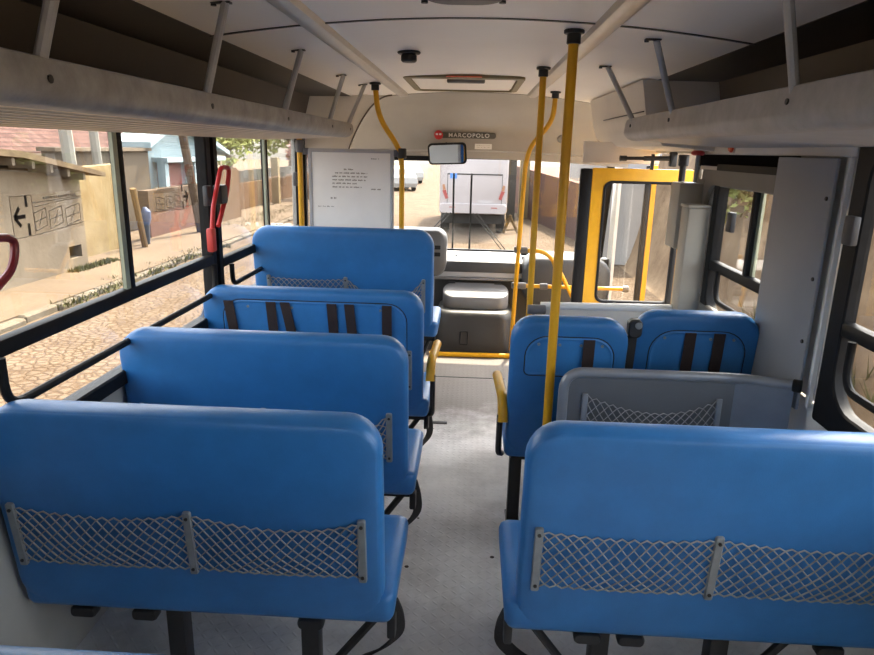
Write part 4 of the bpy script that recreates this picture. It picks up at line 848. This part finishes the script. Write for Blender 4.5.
# second-window view
tag(obj('earth_wall', (lambda bm: (prism(bm, [(20.4, GZ), (22.4, GZ), (22.4, 0.75), (22.1, 0.87), (21.0, 0.9), (20.4, 0.9)], 'X', -8.15, -7.8), bm)[1])(NB()), 'orangewall'), 'orange-brown wall end seen beside the red handle', 'wall')
tag(obj('garden_wall', bxm(-9.3, -9.0, 24.8, 42, GZ, 0.149), 'orangewall'), 'low orange-brown garden wall running below the grey fence', 'wall')
tag(obj('fence', (lambda bm: ([box(bm, -9.2, -9.13, 24.8 + 0.9*k, 25.72 + 0.9*k, 0.15, 0.62) for k in range(19)], bm)[1])(NB()), 'fence'), 'grey sheet fence on top of the garden wall', 'fence')
tag(obj('gate_post', bxm(-8.7, -8.4, 29.0, 29.3, GZ, 1.1), 'yellowwall'), 'yellow gate post before the garden wall', 'post')
def leafm(cx, cy, cz, rx, ry, rz, n, s, seed):
    bm = NB(); r = random.Random(seed); blobs = [(Vector((r.uniform(-.55, .55)*rx, r.uniform(-.55, .55)*ry, r.uniform(-.55, .55)*rz)), r.uniform(.35, .6)) for _ in range(9)]
    for _ in range(n):
        c, q = r.choice(blobs); d = Vector((r.gauss(0, 1), r.gauss(0, 1), r.gauss(0, 1))).normalized() * r.uniform(0.6, 1.0) * q
        p = Vector((cx, cy, cz)) + c + Vector((d.x*rx, d.y*ry, d.z*rz))
        a = Vector((r.gauss(0, 1), r.gauss(0, 1), r.gauss(0, 1))).normalized(); b = a.orthogonal().normalized()
        ss = s * r.uniform(.6, 1.2)
        bm.faces.new([bm.verts.new(p + a*ss), bm.verts.new(p + b*ss*.45), bm.verts.new(p - a*ss), bm.verts.new(p - b*ss*.45)])
    return bm
def tree(name, lab, x, y, h, rx, rz, n=3500, s=0.13, seed=1, m='leaf'):
    t = thing(name, lab, 'tree' if 'tree' in name else 'bush', (x, y, GZ))
    bm = NB(); tube(bm, [(x, y, GZ), (x + 0.1, y, GZ + (h - GZ)*0.5), (x, y + 0.1, h)], 0.06 + rx*0.05, 8)
    for k in range(4):
        a = k*1.7; tube(bm, [(x + 0.05, y, GZ + (h - GZ)*0.7), (x + rx*0.5*math.cos(a), y + rx*0.5*math.sin(a), h + rz*0.3)], 0.04, 6)
    obj('trunk', bm, 'bark', t); obj('foliage', leafm(x, y, h, rx, rx, rz, n, s, seed), m, t)
tree('tree', 'green tree above the grey fence in the second left window', -10.8, 29.5, 2.0, 1.9, 1.2, 1900, 0.14, 3)
tree('tree', 'tall green tree farther along behind the grey fence', -11.2, 41.5, 2.8, 3.2, 2.0, 4000, 0.2, 4)
tree('flowering_bush', 'dusky pink flowering bush behind the yellow gate post', -7.9, 32.5, 1.35, 0.95, 0.6, 2500, 0.12, 5, 'flower')
tree('tree', 'green tree over the tiled roof at the far left', -26.0, 28.0, 4.6, 4.0, 2.0, 4000, 0.3, 6)
# white minibus ahead
t = thing('minibus', 'white minibus parked ahead on the road, rear view', 'minibus', (0, 22, GZ))
BX = 0.03
bm = NB(); pad(bm, 2.02, 2.75, 0.22, [(0.10, 0.0), (0.04, 0.02), (0.0, 0.12), (0.0, 6.2), (0.1, 6.4)], lambda u, v, dd: Vector((BX + u, 20.0 + dd, 1.19 + v)), 6); obj('body', bm, 'buswhite', t, 40)
bm = NB(); pad(bm, 2.0, 0.30, 0.10, [(0.02, 0.0), (0.0, 0.03), (0.0, 0.3)], lambda u, v, dd: Vector((BX + u, 19.92 + dd, -0.08 + v)), 5); obj('bumper', bm, 'buswhite', t, 40)
bm = NB(); pad(bm, 1.6, 0.75, 0.1, [(0.0, 0.03), (0.0, -0.006)], lambda u, v, dd: Vector((BX + u, 20.0 + dd, 1.95 + v)), 5); obj('rear_window', bm, 'darkglass', t)
bm = NB()
for a, b, c, d_ in ((-0.78, 0.84, 0.89, 0.93), (-0.78, -0.765, -0.05, 0.92), (0.825, 0.84, -0.05, 0.92)): box(bm, BX + a, BX + b, 19.994, 20.006, c, d_)
obj('door_seam', bm, 'screw', t)
for s in (-1, 1):
    bm = NB(); prism(bm, [(BX + s*0.86, 0.62), (BX + s*0.92, 0.60), (BX + s*0.90, 0.44), (BX + s*0.82, 0.46)][::s], 'Y', 19.97, 20.06); tl = obj('tail_lamp', bm, 'amber', t)
    bm = NB(); prism(bm, [(BX + s*0.82, 0.45), (BX + s*0.92, 0.43), (BX + s*0.82, 0.18), (BX + s*0.74, 0.22)][::s], 'Y', 19.965, 20.06); obj('lens', bm, 'tail', tl)
    obj('reflector', bxm(BX + s*0.62 - 0.09, BX + s*0.62 + 0.09, 19.91, 19.93, -0.055, -0.03), 'tail', t)
    for y in (20.9, 24.8):
        bm = NB(); cyl(bm, (BX + s*0.72, y, GZ + 0.36), (BX + s*0.98, y, GZ + 0.36), 0.36, 24, 0.03); obj('wheel', bm, 'tyre', t)
bm = NB(); box(bm, BX - 0.85, BX + 0.85, 20.3, 26, GZ + 0.30, -0.12); obj('chassis', bm, 'tyre', t)
obj('number_plate', bxm(BX + 0.13, BX + 0.57, 19.985, 20.0, 0.09, 0.165), 'plate', t)
obj('access_sign', bxm(BX - 0.70, BX - 0.50, 19.985, 20.0, 0.78, 0.93), 'signblue', t)
# parked cars far ahead
def car(x, y, rz, lab):
    t = thing('car', lab, 'car', (x, y, GZ), 'white cars parked along the road'); mt = Matrix.Translation((x, y, GZ)) @ Matrix.Rotation(rz, 4, 'Z')
    bm = NB(); L = []
    for z, a, b, w in ((0.22, -1.95, 1.95, 0.80), (0.45, -2.05, 2.05, 0.86), (0.78, -2.0, 1.95, 0.84), (0.90, -1.9, 1.2, 0.78), (1.28, -1.35, 0.45, 0.62), (1.42, -1.1, 0.2, 0.55)): L.append([mt @ Vector(p) for p in ((-w, a, z), (w, a, z), (w, b, z), (-w, b, z))])
    loft(bm, L); obj('body', bm, 'carwhite', t, 30)
    bm = NB(); loft(bm, [[mt @ Vector(p) for p in ((-0.66, -1.80, 0.94), (0.66, -1.80, 0.94), (0.56, -1.40, 1.25), (-0.56, -1.40, 1.25))], [mt @ Vector(p) for p in ((-0.66, -1.84, 0.95), (0.66, -1.84, 0.95), (0.56, -1.44, 1.26), (-0.56, -1.44, 1.26))]]); obj('rear_window', bm, 'darkglass', t)
    for sx in (-1, 1):
        for sy in (-1.25, 1.3):
            bm = NB(); cyl(bm, mt @ Vector((sx*0.62, sy, 0.3)), mt @ Vector((sx*0.87, sy, 0.3)), 0.3, 16, 0.03); obj('wheel', bm, 'tyre', t)
car(-4.6, 42.0, 0.25, 'white parked car seen just beside the notice board pole')
car(-4.9, 51.0, 0.25, 'white parked car farther up the road near the mirror')
# right side of the road ahead
t = thing('boundary_wall', 'pink wall ahead on the right of the road', 'wall', (3.6, 20, GZ))
bm = NB(); loft(bm, [[(1.75, 28, GZ), (3.15, 18.4, GZ), (4.3, 15.6, GZ), (4.55, 15.7, GZ), (3.4, 18.5, GZ), (2.0, 28.1, GZ)], [(1.75, 28, 1.0), (3.15, 18.4, 0.72), (4.3, 15.6, 0.85), (4.55, 15.7, 0.85), (3.4, 18.5, 0.72), (2.0, 28.1, 1.0)]]); obj('wall', bm, 'pinkbrick', t)
t = thing('house', 'pale house above the pink wall on the right ahead', 'house', (6.5, 26, GZ))
bm = NB(); box(bm, 4.2, 9.0, 20.0, 30.0, GZ, 2.0); obj('wall', bm, 'palehouse', t)
bm = NB(); box(bm, 3.9, 9.3, 19.7, 30.3, 2.0, 2.2); obj('roof', bm, 'rooftile', t)
tag(obj('gate_pillar', bxm(1.25, 1.55, 24.5, 24.8, GZ, 1.7), 'fence'), 'narrow grey pillar beside the white minibus', 'post')
tag(obj('gate_pillar', bxm(1.75, 2.1, 25.5, 25.9, GZ, 1.8), 'yellowwall'), 'pale yellow pillar beside the grey one ahead', 'post')
tag(obj('reflection_slab', bxm(3.0, 4.0, 15.2, 15.35, GZ, 1.9), 'palehouse'), 'pale grey slab added for the reflection in the open yellow door', 'wall')  # added slab stands in for a pale reflection in the door glass
t = thing('trestle', 'small wooden trestle on the road beside the minibus', 'trestle', (1.15, 20.6, GZ))
for a, b in (((0.98, 20.6, GZ), (1.20, 20.6, -0.30)), ((1.42, 20.6, GZ + 0.02), (1.16, 20.6, -0.30))):
    bm = NB(); tube(bm, [a, b], 0.045, 6); obj('leg', bm, 'wood', t)
obj('rail', tubem([(1.05, 20.6, GZ + 0.1), (1.35, 20.6, GZ + 0.12)], 0.03, n=6), 'wood', t)
# clay bank on the right
bm = NB(); r = random.Random(11)
def bz(x, y):
    k = max(0.0, min(1.0, (x - 3.35) / 0.9)); k = k*k*(3 - 2*k)
    k *= 0.12 + 0.88 * (lambda q: q*q*(3 - 2*q))(max(0.0, min(1.0, (y - 2.0) / 3.5)))  # bank lowered out of view so sky light enters the right window
    return GZ - 0.01 + 3.0 * k + 0.12 * math.sin(y*2.3 + x*3) * k + 0.08 * math.sin(y*5.1) * k
grid(bm, 3.3, 7.5, -3, 14.8, 40, 90, bz)
struct(obj('bank', bm, 'bank', None, 60))
tufts('grass', [(r.uniform(4.0, 4.8), r.uniform(5.6, 14), 2.1, 0.35) for k in range(90)] + [(r.uniform(3.55, 3.75), r.uniform(5.5, 8.5), GZ + 0.35, 0.15) for k in range(16)], 0.45, 'green grass growing over the clay bank', 'grass', 30)
for k, (x, y, lab) in enumerate(((4.2, 7.4, 'green bush hanging over the bank in the nearest right window'), (4.1, 9.7, 'olive bush on the bank seen in the second right window'))):
    tree('bush', lab, x, y, (1.9, 1.2)[k], 0.7, 0.6, 2200, 0.07, 20 + k)

# ------------------------------------------------------------------ light
w = bpy.data.worlds.new('world'); scene.world = w; w.use_nodes = True; nt = w.node_tree
bg = nt.nodes['Background']; sky = nt.nodes.new('ShaderNodeTexSky'); sky.sky_type = 'NISHITA'; sky.sun_disc = False
sky.sun_elevation = math.radians(55); sky.sun_rotation = math.radians(25); sky.air_density = 1.0; sky.dust_density = 4.0; sky.ozone_density = 0.6
hs = nt.nodes.new('ShaderNodeHueSaturation'); hs.inputs['Saturation'].default_value = 0.35
nt.links.new(sky.outputs['Color'], hs.inputs['Color']); nt.links.new(hs.outputs['Color'], bg.inputs['Color']); bg.inputs['Strength'].default_value = 0.42
sd = bpy.data.lights.new('sun', 'SUN'); so = bpy.data.objects.new('sun', sd); COL.objects.link(so)
az, el = math.radians(22), math.radians(57)
dirv = Vector((math.sin(az)*math.cos(el), math.cos(az)*math.cos(el), math.sin(el)))
so.rotation_euler = dirv.to_track_quat('Z', 'Y').to_euler(); so.location = (4, 8, 12)
sd.energy = 5.0; sd.angle = math.radians(1.0); sd.color = (1.0, 0.90, 0.74)
vs = scene.view_settings; vs.view_transform = 'Standard'; vs.look = 'None'; vs.exposure = 2.25; vs.gamma = 1.0; vs.use_curve_mapping = False
scene.display_settings.display_device = 'sRGB'
scene.cycles.max_bounces = 10; scene.cycles.diffuse_bounces = 5; scene.cycles.transparent_max_bounces = 16; scene.cycles.use_denoising = True
